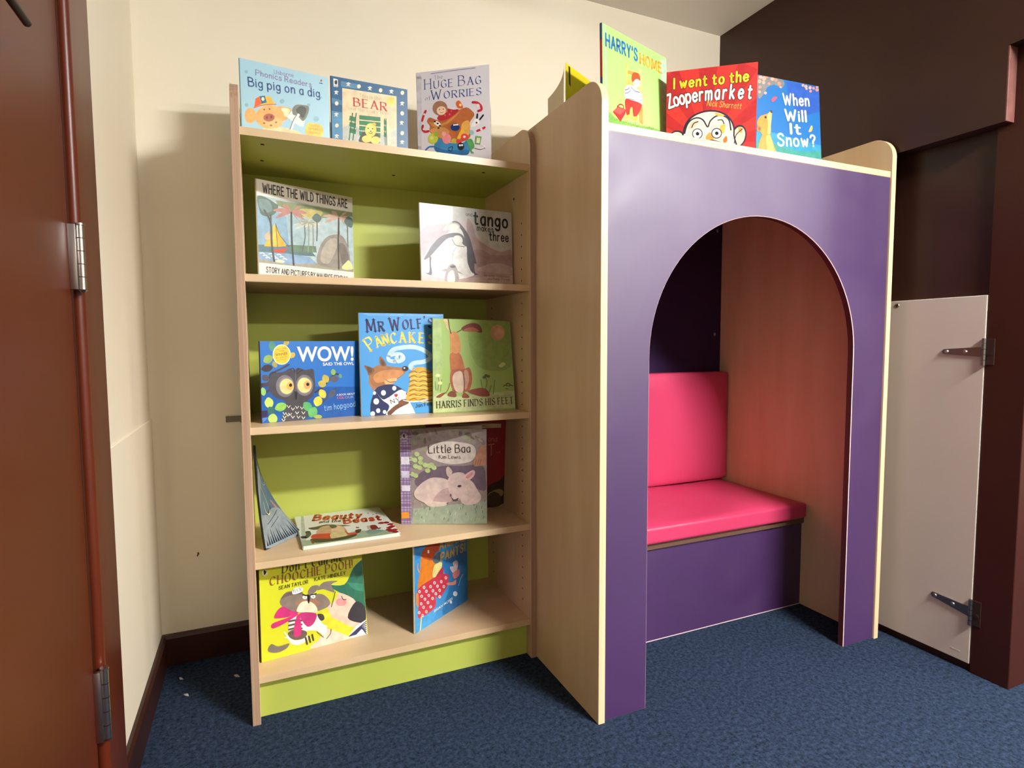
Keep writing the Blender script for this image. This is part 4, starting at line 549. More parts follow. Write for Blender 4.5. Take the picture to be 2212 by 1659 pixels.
'wolf':[('P','6db0e4',[.5,100.6,100,99.3,94.1,97.5,11.2,97.4]),('T','2b2f66',[9.5,81.5,86,86.7],'q','Mr Wolf’s',32.2,.2),('T','f2dc5a',[13.2,63.3,42.5,71,87.3,69.6],'q','Pancakes',34.9,.18),('K','c9e4ee',[46.2,56.9,42,56.1,44,52.6,50.3,55.1,47.3,59.5,38,59.6,32.9,57.1,33.8,53.6,39.9,52.6],10.4),('K','bfe0ee',[32.9,57.1,38.2,63.9,50.6,66.5,65.3,66.4,77.9,61.9,83.1,56.5,75.4,52.1,62.6,50.6,58.3,47.1,62.4,44.4],12),('S','a57148',[10.2,40.3,15.4,47,23.5,49.4,32.6,48,47.9,46.4,54.1,45,49.7,39.4,41.3,34.3,31.9,29.4,24.8,27,16.7,27.2,11,33.4]),('S','c98d5a',[15.2,39.3,27.4,44.2,45.7,43.8,49.8,40.3,39.3,35.3,27,33,17.9,32.4]),('S','e2b27c',[28,34.3,41.4,36.1,39.2,31.8,29.9,29.4]),('S','8a5a3a',[5.1,49.3,14.4,46.6,16.3,43.6,10.2,39.4,7.9,43.7]),('S','5a4a44',[8,47.6,12.9,45.8,12.8,42.3,9.3,42.8]),('S','8a5a3a',[23.3,58,28.7,52.8,30,48.5,24,48.6,22.1,52.9]),('S','5a4a44',[24.2,55,27.6,52,28,48.9,24.7,49.4]),('E','2a2830',[52,45.3,3.8,-.1,-.1,-2.6]),('E','c8ccd2',[51,45.9,1,0,0,-.9]),('K','5a3a2a',[29.1,34.7,33.1,32.4,40.2,32.6],1.6),('S','b08060',[10.1,35.1,14.8,28.2,20.7,25.4,14.7,24.7,9.4,31.7]),('S','26305c',[10.8,0,10.7,11.1,14.5,21.3,19.8,28,35,30.2,47.2,25.5,53.3,20,51,15.7,38.6,14.4,32.2,6.8,30.9,-1.8,13.7,-1.9]),('S','f3f1ee',[17.6,22.9,24.4,15.8,31.5,17.3,47.2,24.6,55.1,13.8,62.1,1.1,61.9,-4.2,28.8,-2.6,32.2,8.6,24.4,14.9]),('E','eef0f4',[25.8,22,2.8,-.1,-.1,-2.7]),('E','eef0f4',[38.5,26.2,2.4,-.1,-.1,-2.3]),('E','eef0f4',[17.3,13.9,3.2,-.1,-.1,-3]),('E','eef0f4',[12.9,2,2.6,-.1,-.1,-2.4]),('E','eef0f4',[19.2,4.8,2.4,-.1,-.1,-2.3]),('E','eef0f4',[26.5,3.2,2,-.1,-.1,-1.9]),('E','eef0f4',[15.6,22.1,1.8,0,-.1,-1.7]),('E','eef0f4',[50.2,21,2,-.1,-.1,-1.9]),('K','6f4a36',[32,1.6,40.4,7.3,53,12.1],11.7),('E','7a5240',[48.8,12.3,6.1,1.1,.8,-2.6]),('T','3a3a44',[33.3,14.6,35.5,15],'s','I',8.5,.1),('S','c23040',[38.3,20.1,40,20.4,41.9,20.2,42.4,19.1,40.3,17.1,38.5,18.8]),('T','3a3a44',[34.6,10.9,44.7,13.3],'s','NY',10.4,.12),('S','d9a83c',[52,14.8,54.4,23.5,58,35.7,55.9,38.4,64.6,46.1,75.2,45.9,83.6,40.4,87.7,33.2,88.2,14.3,72,12.3,59.3,12.7]),('K','8f6420',[56.6,41,62.4,42.6,67.6,40.6,74,42.2,80.4,40.1,86.4,41.6],2.5),('K','f0cc6a',[57.5,39.2,65.5,40.3,75,38.8,83.6,39.5],2.7),('K','8f6420',[56.4,36.4,62.2,38.1,67.4,36,73.9,37.6,80.2,35.5,86.2,37],2.5),('K','f0cc6a',[57.4,34.6,65.3,35.7,74.8,34.2,83.5,34.9],2.7),('K','8f6420',[56.3,31.9,62.1,33.5,67.3,31.4,73.7,33,80.1,30.9,86.1,32.3],2.5),('K','f0cc6a',[57.2,30.1,65.2,31.1,74.7,29.6,83.3,30.2],3),('K','8f6420',[56.1,27.3,61.9,28.9,67.1,26.8,73.6,28.4,79.9,26.2,85.9,27.7],2.5),('K','f0cc6a',[57.1,25.5,65,26.5,74.5,25,83.2,25.6],3),('K','8f6420',[56,22.7,61.8,24.3,67,22.2,73.4,23.8,79.8,21.6,85.8,23],2.5),('K','f0cc6a',[56.9,20.9,64.9,21.9,74.4,20.4,83,21],2.7),('K','8f6420',[55.8,18.2,61.6,19.7,66.8,17.6,73.3,19.1,79.6,17,85.6,18.4],2.5),('K','f0cc6a',[56.8,16.4,64.7,17.3,74.2,15.7,82.9,16.3],3),('K','8f6420',[55.7,13.6,61.5,15.1,66.7,13,73.1,14.5,79.5,12.3,85.5,13.7],2.5),('K','f0cc6a',[56.6,11.8,64.6,12.7,74.1,11.1,82.7,11.7],3),('K','d9d6d2',[48.9,14,59.3,11.9,74.2,13.1,87.2,16.2],3.3),('T','26344c',[63.3,6,96.2,8.8],'h','Jan Fearnley',9.6,.16)],
'harris':[('P','bcca94',[-1.7,23.5,28.3,16.9,99.7,21.5,102.2,2.2,-2.2,.4]),('S','a8c080',[1.1,100.2,9.5,99.9,11,54,7.6,26,-1.5,23.5]),('S','90ad5c',[46.7,97.4,99.4,99.5,99.7,53.3,78.3,43.5,50.8,53.5]),('E','cf9c72',[82.2,86.6,9.7,.3,-.5,-8.9]),('E','d8aa84',[84.3,85.7,6.6,.2,-.4,-6.4]),('K','6e8548',[5.5,24.2,7.1,33.6,5.6,39.2],2.1),('K','6e8548',[8.6,23.2,10.3,35.3],2.3),('K','6e8548',[3.4,24.3,2.5,33.7],2.1),('K','6e8548',[61.6,19.6,65.4,31.1,63.5,38.9],2.3),('K','6e8548',[67.1,18.5,70.8,28.1],2.3),('K','6e8548',[59.6,24.5,57.8,34.1],2.3),('K','6e8548',[72.6,18.3,75.6,33.8],2.3),('E','d2d88e',[8.2,32.1,2.9,-.1,-.1,-1.9]),('E','d2d88e',[5.7,40.1,2.9,0,-.1,-1.8]),('E','d2d88e',[87.4,51.3,3.2,0,-.1,-2]),('E','d2d88e',[84.4,49.3,3.2,0,-.1,-1.9]),('E','5e6e40',[64.6,38.8,2.3,0,0,-1.5]),('E','5e6e40',[62.3,36.9,2.3,0,0,-1.5]),('E','5e6e40',[67.4,37.8,2.2,0,-.1,-1.5]),('S','c8884c',[21.1,85.6,29.7,85.3,33.3,76.3,33.7,66.9,31.4,63.1,21.8,63.7,21.4,74.4]),('S','b5683a',[21.2,63.2,32.5,63.1,36.6,53.6,38.5,44.1,34.1,41.3,22.5,43.5,20.7,52]),('S','a85a3a',[21.4,44.4,23.6,46.3,36.4,46,44,47.8,47,38.2,45.7,28.7,41.2,22.1,28.4,21.6,22.2,26.5,20.2,35.1]),('S','cfb8a4',[23.4,38.7,27.8,43.4,35.2,42.3,35.8,22.3,27.4,22.6,23.8,30.2]),('S','b98a78',[37.4,44.1,41.8,44,43.1,34.5,39.1,24.1,37.1,28.9]),('S','8f4a38',[41.1,21.7,49.9,24.7,61.9,24.9,67.7,19.4,67,16.1,55,16.4]),('S','7c4434',[16.8,18.2,21.1,23.2,26.8,20.7,26.7,16.4]),('S','8a4a36',[3.4,17.3,8.5,20.4,14.8,21.6,8.5,16.6]),('S','8a4a36',[34.1,15.7,36.9,20.8,42.6,17.3,42,15]),('K','7c4a30',[14.8,21.1,18,25.7,19.6,31.3],2.1),('K','7c4a30',[36.8,41.3,37.6,29.9,36.3,19.4],2.3),('K','7c4a30',[22.7,24.6,27.3,21.2],2.1),('S','7a3e34',[35.3,90.5,44.4,95.2,54.6,95.9,60.1,92,61,86,50.8,87,38.6,87.2]),('S','b0684c',[37.5,88.2,48.7,91.7,57.7,87.6,48.6,86.7]),('K','5a3428',[29.7,85.9,35.3,88.6],2.3),('S','d8c48a',[13.2,99.9,17,100,19.6,93.1,20.5,87,15.8,92.1]),('K','5a3428',[19.1,99.6,20.1,91.2,22.1,84.7],2.8),('K','d9a070',[25.5,63.9,29.8,63.5],1.3),('K','4a5038',[86,26.7,88.8,27.7,91.2,26.6],2.3),('K','4a5038',[89.5,28.6,92.3,29.6,94.7,28.5],2.6),('K','4a5038',[92.8,26.6,95.6,27.5,98,26.5],2.6),('K','4a5038',[88.5,23.7,91.9,23.2],1.3),('T','6a7650',[71.3,14.7,97.2,15.4],'s','CATHERINE RAYNER',3.9,.08),('T','2f3420',[4.3,5.3,97.1,7],'s','HARRIS FINDS HIS FEET',18.4,.16)],
'baa':[('P','9c8f8c',[9.6,99.9,100.3,99.9,99.9,0,10.6,.1]),('E','8a7f78',[95.4,86.9,1.9,-3.4,-2,-.9]),('E','a89c92',[30,78,1.3,-1,-.9,-1]),('E','7a7068',[79.2,94.2,3.8,-.9,-.7,-2.3]),('E','9aa080',[63.4,98.2,.2,-2.4,-1,0]),('E','8a7f78',[49.2,78.5,3.5,-.9,-.7,-2.1]),('E','a89c92',[17.8,85.9,1.7,-1.1,-1.3,-1.6]),('E','7a7068',[57.1,78.8,3,-.7,-.3,-1]),('E','9aa080',[58.8,87.4,1.7,-2.5,-1.5,-.7]),('E','8a7f78',[45.8,85.4,3.1,-1.9,-.7,-1]),('E','a89c92',[55,84,1.3,-1.7,-1.6,-.9]),('E','7a7068',[89.2,90.8,2.4,-2.2,-.9,-.9]),('E','9aa080',[27.1,79.2,2.2,-1.5,-1.5,-1.7]),('E','8a7f78',[90,89.9,.6,-2.3,-1.9,-.4]),('E','a89c92',[86.2,85.9,1.8,-.7,-.8,-1.7]),('E','7a7068',[75,79.6,3,-.3,-.3,-1.8]),('E','9aa080',[58.4,95.7,1.2,-2.7,-1.5,-.5]),('E','8a7f78',[15.7,96.3,2.1,-2.5,-1.5,-1.1]),('E','a89c92',[84.7,88.2,.4,-3.4,-1.8,-.2]),('E','7a7068',[69.5,95.3,2.2,-1.3,-1.4,-1.9]),('E','9aa080',[27.8,88.6,2.1,-1.6,-1.3,-1.4]),('E','8a7f78',[34.1,89.9,0,-2.6,-2.6,-.1]),('E','a89c92',[65.7,96.7,.9,-3.1,-2.1,-.5]),('E','7a7068',[41.7,97.3,1.2,-2.8,-1.1,-.4]),('E','9aa080',[80.5,89.8,.3,-3.7,-1.3,-.1]),('E','8a7f78',[51.8,82.5,.1,-3.3,-2.7,-.1]),('E','a89c92',[15,98.2,1.6,-2.4,-.9,-.4]),('E','7a7068',[57.8,84.5,.2,-2.6,-1.4,-.1]),('E','9aa080',[74.8,98.3,1.8,-.8,-.9,-1.7]),('E','8a7f78',[46.7,82.1,1.1,-2.2,-2.3,-1]),('E','a89c92',[59.5,94.6,0,-2.5,-2.3,0]),('E','7a7068',[17.9,95.7,3.6,-.4,-.4,-2.1]),('E','9aa080',[83.4,81.9,2.6,-2,-1,-1.1]),('E','8a7f78',[43.1,80.8,.2,-2.3,-1.5,-.1]),('E','a89c92',[91.2,78,3.8,-.5,-.1,-1]),('E','7a7068',[59.7,80.5,.2,-3.6,-2.1,-.2]),('E','9aa080',[24.7,93.9,2.2,-1.1,-.7,-1.1]),('E','8a7f78',[21.7,90.7,.1,-1.7,-1.9,-.2]),('E','a89c92',[50,85.4,1.3,-2.7,-2.3,-1]),('E','7a7068',[83.1,91.3,3.2,-2.1,-.8,-.9]),('E','9aa080',[75.5,91.4,3.8,-.9,-.6,-2.1]),('E','8a7f78',[31.6,97.4,3.1,-2,-.9,-1.1]),('E','a89c92',[35,95.9,1.8,-2,-1.1,-.8]),('E','7a7068',[29,87.8,.2,-3.7,-1.6,-.1]),('E','9aa080',[16.3,87,.3,-2.9,-2.6,-.2]),('E','8a7f78',[55.7,82.5,.3,-3.8,-2.2,-.1]),('E','a89c92',[93,88.3,2.6,-2,-.8,-.9]),('S','d9cfc6',[30.4,74,36.4,82.8,51.9,87.1,71.2,86.2,84.7,82.6,87.5,73.9,80.7,66,59.3,63.4,41.9,67]),('S','726270',[16.3,45.8,26.3,56.4,49.6,61.7,72.9,61.6,94.2,62.4,98.9,47.5,96.8,35.1,72.7,44,53.3,47.5,33.9,49.3,22.1,39.6]),('P','9fae9a',[13.8,16.6,52.9,20.1,100,24.5,100,0,12,.1]),('k','7a8a74',[87.2,11.3,87.2,13.8],1.9),('k','b8c8ae',[24.3,19,24,21.5],1.9),('k','66765e',[33.7,15.7,33.2,18.1],2.2),('k','9ab89c',[84.9,15.1,85.5,17.6],1.9),('k','7a8a74',[67.8,21.2,67.5,23.7],1.9),('k','b8c8ae',[26.9,2.2,26.5,4.7],1.9),('k','66765e',[49.5,4.7,50.1,7.2],1.9),('k','9ab89c',[15.1,4.4,15.3,6.9],1.9),('k','7a8a74',[28.1,16.7,28.7,19.2],1.9),('k','b8c8ae',[16.9,9.9,17.6,12.4],1.9),('k','66765e',[33.2,14.7,33,17.2],1.9),('k','9ab89c',[15.5,11.2,15.9,13.7],1.9),('k','7a8a74',[85.3,19.7,85.6,22.2],1.9),('k','b8c8ae',[70.5,22.6,70.7,25.1],1.9),('k','66765e',[72,18.7,72.2,21.2],1.9),('k','9ab89c',[62.8,15,63.9,17.5],1.9),('k','7a8a74',[86.6,5.6,86.9,8.1],1.9),('k','b8c8ae',[29.9,10,30.1,12.5],1.9),('k','66765e',[56.6,9.7,57.9,12.2],1.9),('k','9ab89c',[82.4,21.4,83.6,23.9],1.9),('k','7a8a74',[71.3,17,72.1,19.5],1.9),('k','b8c8ae',[54.1,11.7,54.6,14.2],1.9),('k','66765e',[26.7,16.1,27,18.6],1.9),('k','9ab89c',[18.6,8.1,18.7,10.6],1.9),('k','7a8a74',[54.1,3.1,55.2,5.5],2.2),('k','b8c8ae',[37,15.3,37.6,17.8],1.9),('k','66765e',[23.8,6.5,23.9,9],1.9),('k','9ab89c',[23.5,8.5,24,11],2.2),('k','7a8a74',[16,11.7,17,14.2],1.9),('k','b8c8ae',[16.3,9.6,16.3,12.1],1.9),('k','66765e',[50.8,22.6,51.3,25],2.2),('k','9ab89c',[93.4,17.3,93,19.8],1.9),('k','7a8a74',[85.6,3,86,5.5],1.9),('k','b8c8ae',[90.7,3.9,91.6,6.4],1.9),('k','66765e',[84.4,20.5,85.4,23],1.9),('k','9ab89c',[49.1,17.8,49.7,20.3],1.9),('k','7a8a74',[86.5,14.5,86.1,17],1.9),('k','b8c8ae',[38.2,17.8,39,20.3],1.9),('k','66765e',[94.7,11.9,94.7,14.4],1.9),('k','9ab89c',[73.5,20.9,73.1,23.3],2.2),('k','7a8a74',[68.9,15.8,69.2,18.3],1.9),('k','b8c8ae',[20.1,13.5,20.7,16],1.9),('k','66765e',[97.2,23.6,97.6,26.1],1.9),('k','9ab89c',[55,10.3,56.1,12.7],2.2),('k','7a8a74',[56,11.4,56.4,13.9],1.9),('k','b8c8ae',[81.2,3.9,81.3,6.4],1.9),('k','66765e',[75.2,9.6,75.4,12.1],1.9),('k','9ab89c',[81.9,8.7,82.3,11.2],1.9),('k','7a8a74',[62.2,3,62.9,5.5],1.9),('k','b8c8ae',[67.7,15.7,68.6,18.2],1.9),('k','66765e',[87.8,17.2,87.9,19.7],1.9),('k','9ab89c',[70.9,17.7,70.5,20.2],1.9),('k','7a8a74',[38.1,8.7,38.6,11.2],1.9),('k','b8c8ae',[62.9,10.2,63.4,12.7],1.9),('k','66765e',[95.2,6.1,96.5,8.6],1.9),('k','9ab89c',[72.5,6.3,73.4,8.8],1.9),('k','7a8a74',[93.6,16.5,93.7,19],1.9),('k','b8c8ae',[15,22.7,16.3,25.2],1.9),('k','66765e',[54.2,21.5,53.9,23.9],2.2),('k','9ab89c',[57.6,9.7,58.7,12.2],2.2),('E','b8cc8c',[19.3,74,2.9,-.9,-1,-2.3]),('E','b8cc8c',[16.8,67.9,2.9,-1,-1,-2.3]),('E','b8cc8c',[23.6,69.6,2.9,-.9,-1,-2.3]),('E','b8cc8c',[11.9,69.7,2.9,-1,-.9,-2.4]),('E','b8cc8c',[17.6,61.3,2.9,-1,-1,-2.3]),('E','b8cc8c',[22.4,59.9,2.9,-.9,-.9,-2.3]),('E','b8cc8c',[28.8,62.6,2.9,-1,-1,-2.3]),('E','b8cc8c',[33.1,61.7,2.9,-1,-.9,-2.3]),('E','b8cc8c',[38.9,59.9,2.9,-1,-.9,-2.3]),('E','b8cc8c',[31.6,56.8,2.9,-.9,-1,-2.3]),('E','b8cc8c',[36.1,62.6,2.9,-1,-1,-2.4]),('E','b8cc8c',[14,52.9,2.9,-1,-.9,-2.3]),('E','b8cc8c',[17.4,51.6,2.9,-1,-1,-2.3]),('E','b8cc8c',[23.5,65.2,2.9,-.9,-1,-2.3]),('S','c08a72',[85.5,61.6,84.5,66.9,88.5,73.9,92.4,80.9,98.4,82.6,99.2,66.8,97.1,62.4,90.3,61.6]),('K','8f5e4c',[86.4,62.5,88.4,68.6],1.6),('K','8f5e4c',[89.1,62.5,91,68.6],1.6),('K','8f5e4c',[91.9,62.5,93.5,68.6],1.6),('S','d8c4bc',[15.1,31.7,19.1,38.8,28,45.8,39.7,49.5,53.3,47.5,60,39.6,58.8,28.1,51,21.9,35.4,21,20.8,25.4]),('S','bfa4a2',[37.4,23.6,42.4,32.5,53.2,38.7,58.9,35.1,58.8,24.5,49,23.6]),('S','d4bfb8',[72.7,47.5,82.4,45.7,89.1,36,93.4,28,87,21.8,74.3,20.9,68.6,28]),('S','dccabf',[27.6,23.7,39.3,24.1,52,22.7,50.9,19.6,33.4,18.8]),('S','cdb8b2',[54.7,45.8,59.2,52.8,67.9,55,74.7,52.8,77,44,72.5,33.4,66.6,25.4,60.7,24.5,56.9,31.6]),('S','d8b8b4',[70.3,48.4,76.7,53.7,84.4,57.4,86.3,53.7,82.4,48.4,74.6,45.3]),('S','c78f90',[75.6,50.2,82.5,55,83.9,52.8,78.5,48.4]),('S','cbb6ac',[53.4,52.8,53,59,55.9,60.8,60.2,55.5,56.2,50.2]),('E','4a3c40',[68.2,40.4,2.3,.4,.3,-1.3]),('S','5a4a50',[57.9,29.8,61.7,26.3,66.6,28,65.6,24.9,60.7,24.5]),('E','7a6468',[57.9,30.7,1.2,0,0,-1.6]),('P','b3a3c4',[.3,99.6,10.6,99.6,12,.1,0,.1]),('P','8a6f98',[.5,96.9,13,96.8,13.1,93.8,.6,93.9]),('k','6a5078',[.6,91.6,13.2,91.6],1.6),('P','9f88b0',[.3,89.4,12.8,89.4,13,86.4,.5,86.4]),('k','6a5078',[.4,84.2,13,84.1],1.9),('P','8a6f98',[.2,82,12.7,81.9,12.8,79,.3,79]),('k','6a5078',[.3,76.7,12.9,76.7],1.6),('P','9f88b0',[0,74.5,12.5,74.5,12.7,71.5,.2,71.5]),('k','6a5078',[.1,69.2,12.7,69.2],1.6),('P','8a6f98',[-.1,67,12.4,67,12.5,64,0,64]),('k','6a5078',[-.1,61.8,12.6,61.7],1.9),('P','9f88b0',[-.3,59.6,12.2,59.5,12.4,56.5,-.2,56.6]),('k','6a5078',[-.2,54.3,12.4,54.2],1.9),('P','8a6f98',[-.5,52.1,12.1,52,12.2,49,-.3,49]),('k','6a5078',[-.4,46.7,12.3,46.7],1.6),('P','9f88b0',[-.6,44.5,11.9,44.5,12.1,41.5,-.5,41.5]),('k','6a5078',[-.5,39.2,12.1,39.2],1.6),('P','8a6f98',[-.8,37,11.8,37,11.9,34,-.6,34]),('k','6a5078',[-.7,31.7,12,31.7],1.6),('P','9f88b0',[-.9,29.5,11.6,29.5,11.8,26.4,-.8,26.4]),('k','6a5078',[-.9,24.1,11.8,24.1],1.6),('P','8a6f98',[-1.1,21.9,11.5,21.9,11.6,18.9,-1,18.9]),('k','6a5078',[-1,16.6,11.7,16.6],1.6),('P','9f88b0',[-1.3,14.3,11.3,14.3,11.5,11.3,-1.1,11.3]),('k','6a5078',[-1.2,9,11.5,9],1.6),('P','8a6f98',[-1.4,6.8,11.2,6.8,11.3,3.7,-1.3,3.7]),('k','6a5078',[-1.3,1.4,11.4,1.4],1.6),('k','7d6690',[3.3,98.6,3.4,.3],1.6),('k','7d6690',[6.9,98.6,7.1,.3],1.6),('k','7d6690',[10.1,98.6,10.3,.3],1.6),('P','e9e6f0',[1.1,71.4,10.2,71.4,10.9,63.5,1.1,63.5]),('P','dcd8e8',[1.2,56.5,10.3,56.4,10.4,49.4,1.2,49.4]),('P','e2dcea',[1.5,41.4,10.9,41.4,10.9,35.2,1.3,35.2]),('P','ef9a30',[.3,12.7,9.1,13,9.3,6.6,.3,6.3]),('P','c8c2cc',[2,94.7,4.7,96.7,7.8,95.3,8.1,90.5,2.3,90.4]),('S','4c4450',[3.7,94.2,5.7,94.9,6.2,91.6,4.1,91.8]),('k','c8c2cc',[2.2,87.7,8,87.9],3.2),('T','3c3434',[33.4,75.2,81,76],'h','Little Baa',22.7,.08),('T','5a4c4c',[45.3,69.4,69.7,69.4],'h','Kim Lewis',10.5,.1)],
'red':[('P','c9b888',[18.7,100.4,94,95.8,93.9,91.5,72,92,18.7,96.4]),('k','a8945c',[20.7,98.2,72,94.6],2.5),('P','cbb990',[99.8,78.1,100.9,78.1,101.1,-4.6,100,-4.5]),('T','c07a6a',[77.4,77.3,88.6,76],'h','and',15.5,.07),('T','c08a6a',[77.8,60.9,86.1,61.1],'h','T',34.1,.07),('T','b86a60',[88.6,63,93.6,62.9],'h','se',7.8,.07),('S','3a2420',[78,24.6,94.4,31.7,100,35,101,-2.1,78.6,.4]),('S','8a7a50',[79.3,17.7,90.3,21.4,98.2,19.7,97.2,13,81.6,12.6]),('E','46382c',[87.2,10.1,9,-.9,.2,-8.8]),('S','9a8a5c',[78.5,1.3,90.8,1,100.3,3.8,100.5,-3.5,78.6,-1.4])],
'chooch':[('S','2f7058',[63.6,60.2,80,56.9,90,71.4,98.8,77.5,105.8,79.3,101.6,28.3,90,36.6,74.1,50.2]),('P','3f8a70',[81.8,58.7,99,52.8,98.8,44.6,90,48.5]),('P','25604c',[90,71.4,99.6,76.5,99.5,64.2,92.3,57.7]),('S','f0cdb6',[74.4,49.7,90.4,36.1,81.1,22.4,89.3,15.3,93.9,12.8,86.6,10,65.7,26.7,61.7,37.4,70.5,43.8]),('S','f2d6c2',[60.7,16.8,79.9,3.4,85.1,-.1,48.8,.3,43.8,2.6,52.1,8.1]),('E','e89a98',[75.4,39.7,5.2,-1.4,-.2,-4]),('K','3a3038',[76.3,45.5,77.5,42,80.6,41],2),('S','3a363c',[90,36.2,98.8,29,99,15.1,94,13.1,81,22]),('P','f0eee8',[80.7,4,89,11.3,99,15.1,99.3,0,84.4,.1]),('k','34365c',[81.4,2.8,89.6,7.9,99.2,13.4],2.5),('k','34365c',[82.5,2.8,90.4,7.9,99.1,11.4],2.5),('k','34365c',[83.6,2.8,91.2,7.8,98.9,9.3],2.5),('k','34365c',[84.7,2.8,92,7.8,98.8,7.2],2.5),('k','34365c',[85.8,2.9,92.8,7.7,98.6,5.2],2.8),('k','34365c',[86.9,2.9,93.6,7.7,98.4,3.1],2.8),('k','34365c',[88,2.9,94.4,7.6,98.3,1],2.5),('P','e3dd3a',[57.1,37.1,61.7,36.6,65.7,26.7,86.5,9.6,80.7,3.6,60.7,16.8,54.5,29]),('S','8a7c70',[17.8,57.4,23.6,64.3,32.2,62.6,37.9,58.5,43.7,55.3,51.1,54.8,58.6,51.9,64.3,43.9,62.5,38.8,51.8,37,43,38.8,31.4,41.4,23.1,46.3,19.7,51.3]),('S','6e6259',[18.5,58.7,24.3,63.7,36.5,61.3,38.6,58.3,26.4,60.3]),('S','857a70',[43.8,59.2,47.7,63.7,54.5,62.3,51.2,57.2,45.1,54.9]),('S','857a70',[52.8,58.3,59.2,64.6,73.2,62.1,66.7,60.2,69.4,51.4,58.9,57.5]),('S','a87a60',[31.7,50,39.1,52.6,50.9,49.3,55.1,43.3,47.6,43]),('S','e9e2c4',[32.6,42.6,36.1,49.5,42,50.2,48.5,45.9,51.9,39.4,50.3,35.8,38.6,39.6]),('E','f2f0e6',[40.7,54.4,2.2,-.6,-.1,-2]),('E','f2f0e6',[48.5,53,2.2,-.6,-.1,-2.1]),('k','221e20',[38.9,57.6,41.5,55.9,43.7,55.8],3.3),('k','221e20',[46.3,55.3,48.9,54.9,51.5,54.9],3.1),('E','221e20',[40.8,54,.4,-.1,0,-.4]),('E','221e20',[48.5,52.7,.4,-.2,-.1,-.5]),('S','221e20',[43.3,55.4,45.5,54.8,44.7,47.8,43.8,47.3,43.1,49.9]),('S','f0efe8',[24.7,29.9,26.3,36.6,32.7,37,51.7,33.1,55.7,23.9,60.4,18.5,57.4,11.4,49.5,17.7,40.8,19.5,41.9,11.9,36,8.1,27.6,10.3,23.6,17.5,20.8,19.2,24.4,21.2]),('S','6e5c50',[24.5,23.6,30.9,24.8,40.8,19.5,39.1,13.6,30.5,13.8,25,18.7]),('K','5e5048',[25.5,34.4,31.2,33.9,36.9,31.8],4.8),('K','5e5048',[25.4,30.3,31.1,29.9,36.7,27.8],4.8),('K','5e5048',[25.2,26.2,30.9,26,36.6,23.9],4.8),('K','5e5048',[25.1,22.1,30.8,22.1,36.4,20],4.8),('K','4a403c',[39.8,13.4,41,6.6],4.6),('K','4a403c',[42.9,14,44,7.6],4.3),('K','4a403c',[46,14.7,46.9,8.7],4.3),('S','4a4440',[51.7,33.8,56.9,32.4,58.2,27.2,54.4,26.7]),('S','7c736a',[6.1,10.3,9,16.5,15.1,12.2,24.8,12.3,21.9,7.7,13.5,6.3]),('K','f0efe8',[21,24.7,23,20.9],3.3),('S','cf3a7c',[12.5,43.2,16.1,49.2,21.1,50.8,27.3,45,34.3,40.5,25.7,39.1,14.5,41]),('S','c23a78',[35,39.5,48.8,36.3,50.9,31.7,46.9,24.9,41,25]),('S','cf3a7c',[10.6,36.7,22.8,38.4,34.3,39.7,25.5,35.2,11.5,31.6]),('S','cf3a7c',[31.2,34.3,35,38.7,36.3,24.8,35.6,17.4,29.2,18.6]),('k','3c3a3c',[50.6,16.6,51.2,14.8],1.3),('k','3c3a3c',[51.8,15.1,52.5,13.3],1.3),('k','3c3a3c',[53.1,13.6,53.8,11.8],1.3),('k','3c3a3c',[54.4,12.1,55,10.3],1.3),('k','3c3a3c',[55.7,10.6,56.3,8.8],1.3),('K','5a4a30',[70.2,52,67.9,44.6,65.5,37.6],1.8),('K','6a5430',[64,15.1,63.4,11.2,59.4,6.8],1.8),('S','f4f4ee',[29.4,64.6,32.3,66.5,38.1,65.6,39.1,62.6,36.5,60.5,29.9,60.5]),('T','2a2a2a',[30,62,38.2,62.3],'s','YUCK!',8.1,.14),('E','e9e2b4',[5.4,89.4,2.6,-.8,-.1,-3.2]),('S','2a2a20',[4.4,91.9,5.6,92.1,6.5,89.4,4.8,87.6]),('E','2a2a20',[6.4,90.4,.6,-.2,0,-.7]),('T','4a3a20',[21.1,84.6,79.2,81.8],'s','Don’t Call Me',22.1,.16),('T','9a5a3a',[9.8,75.4,89.1,72.4],'s','CHOOCHIE POOH!',20.6,.15),('T','4f4a20',[17.3,69,44.2,67.7],'h','SEAN TAYLOR',8.7,.14),('T','4f4a20',[50.6,68.1,81.5,66.9],'h','KATE HINDLEY',8.7,.14)],
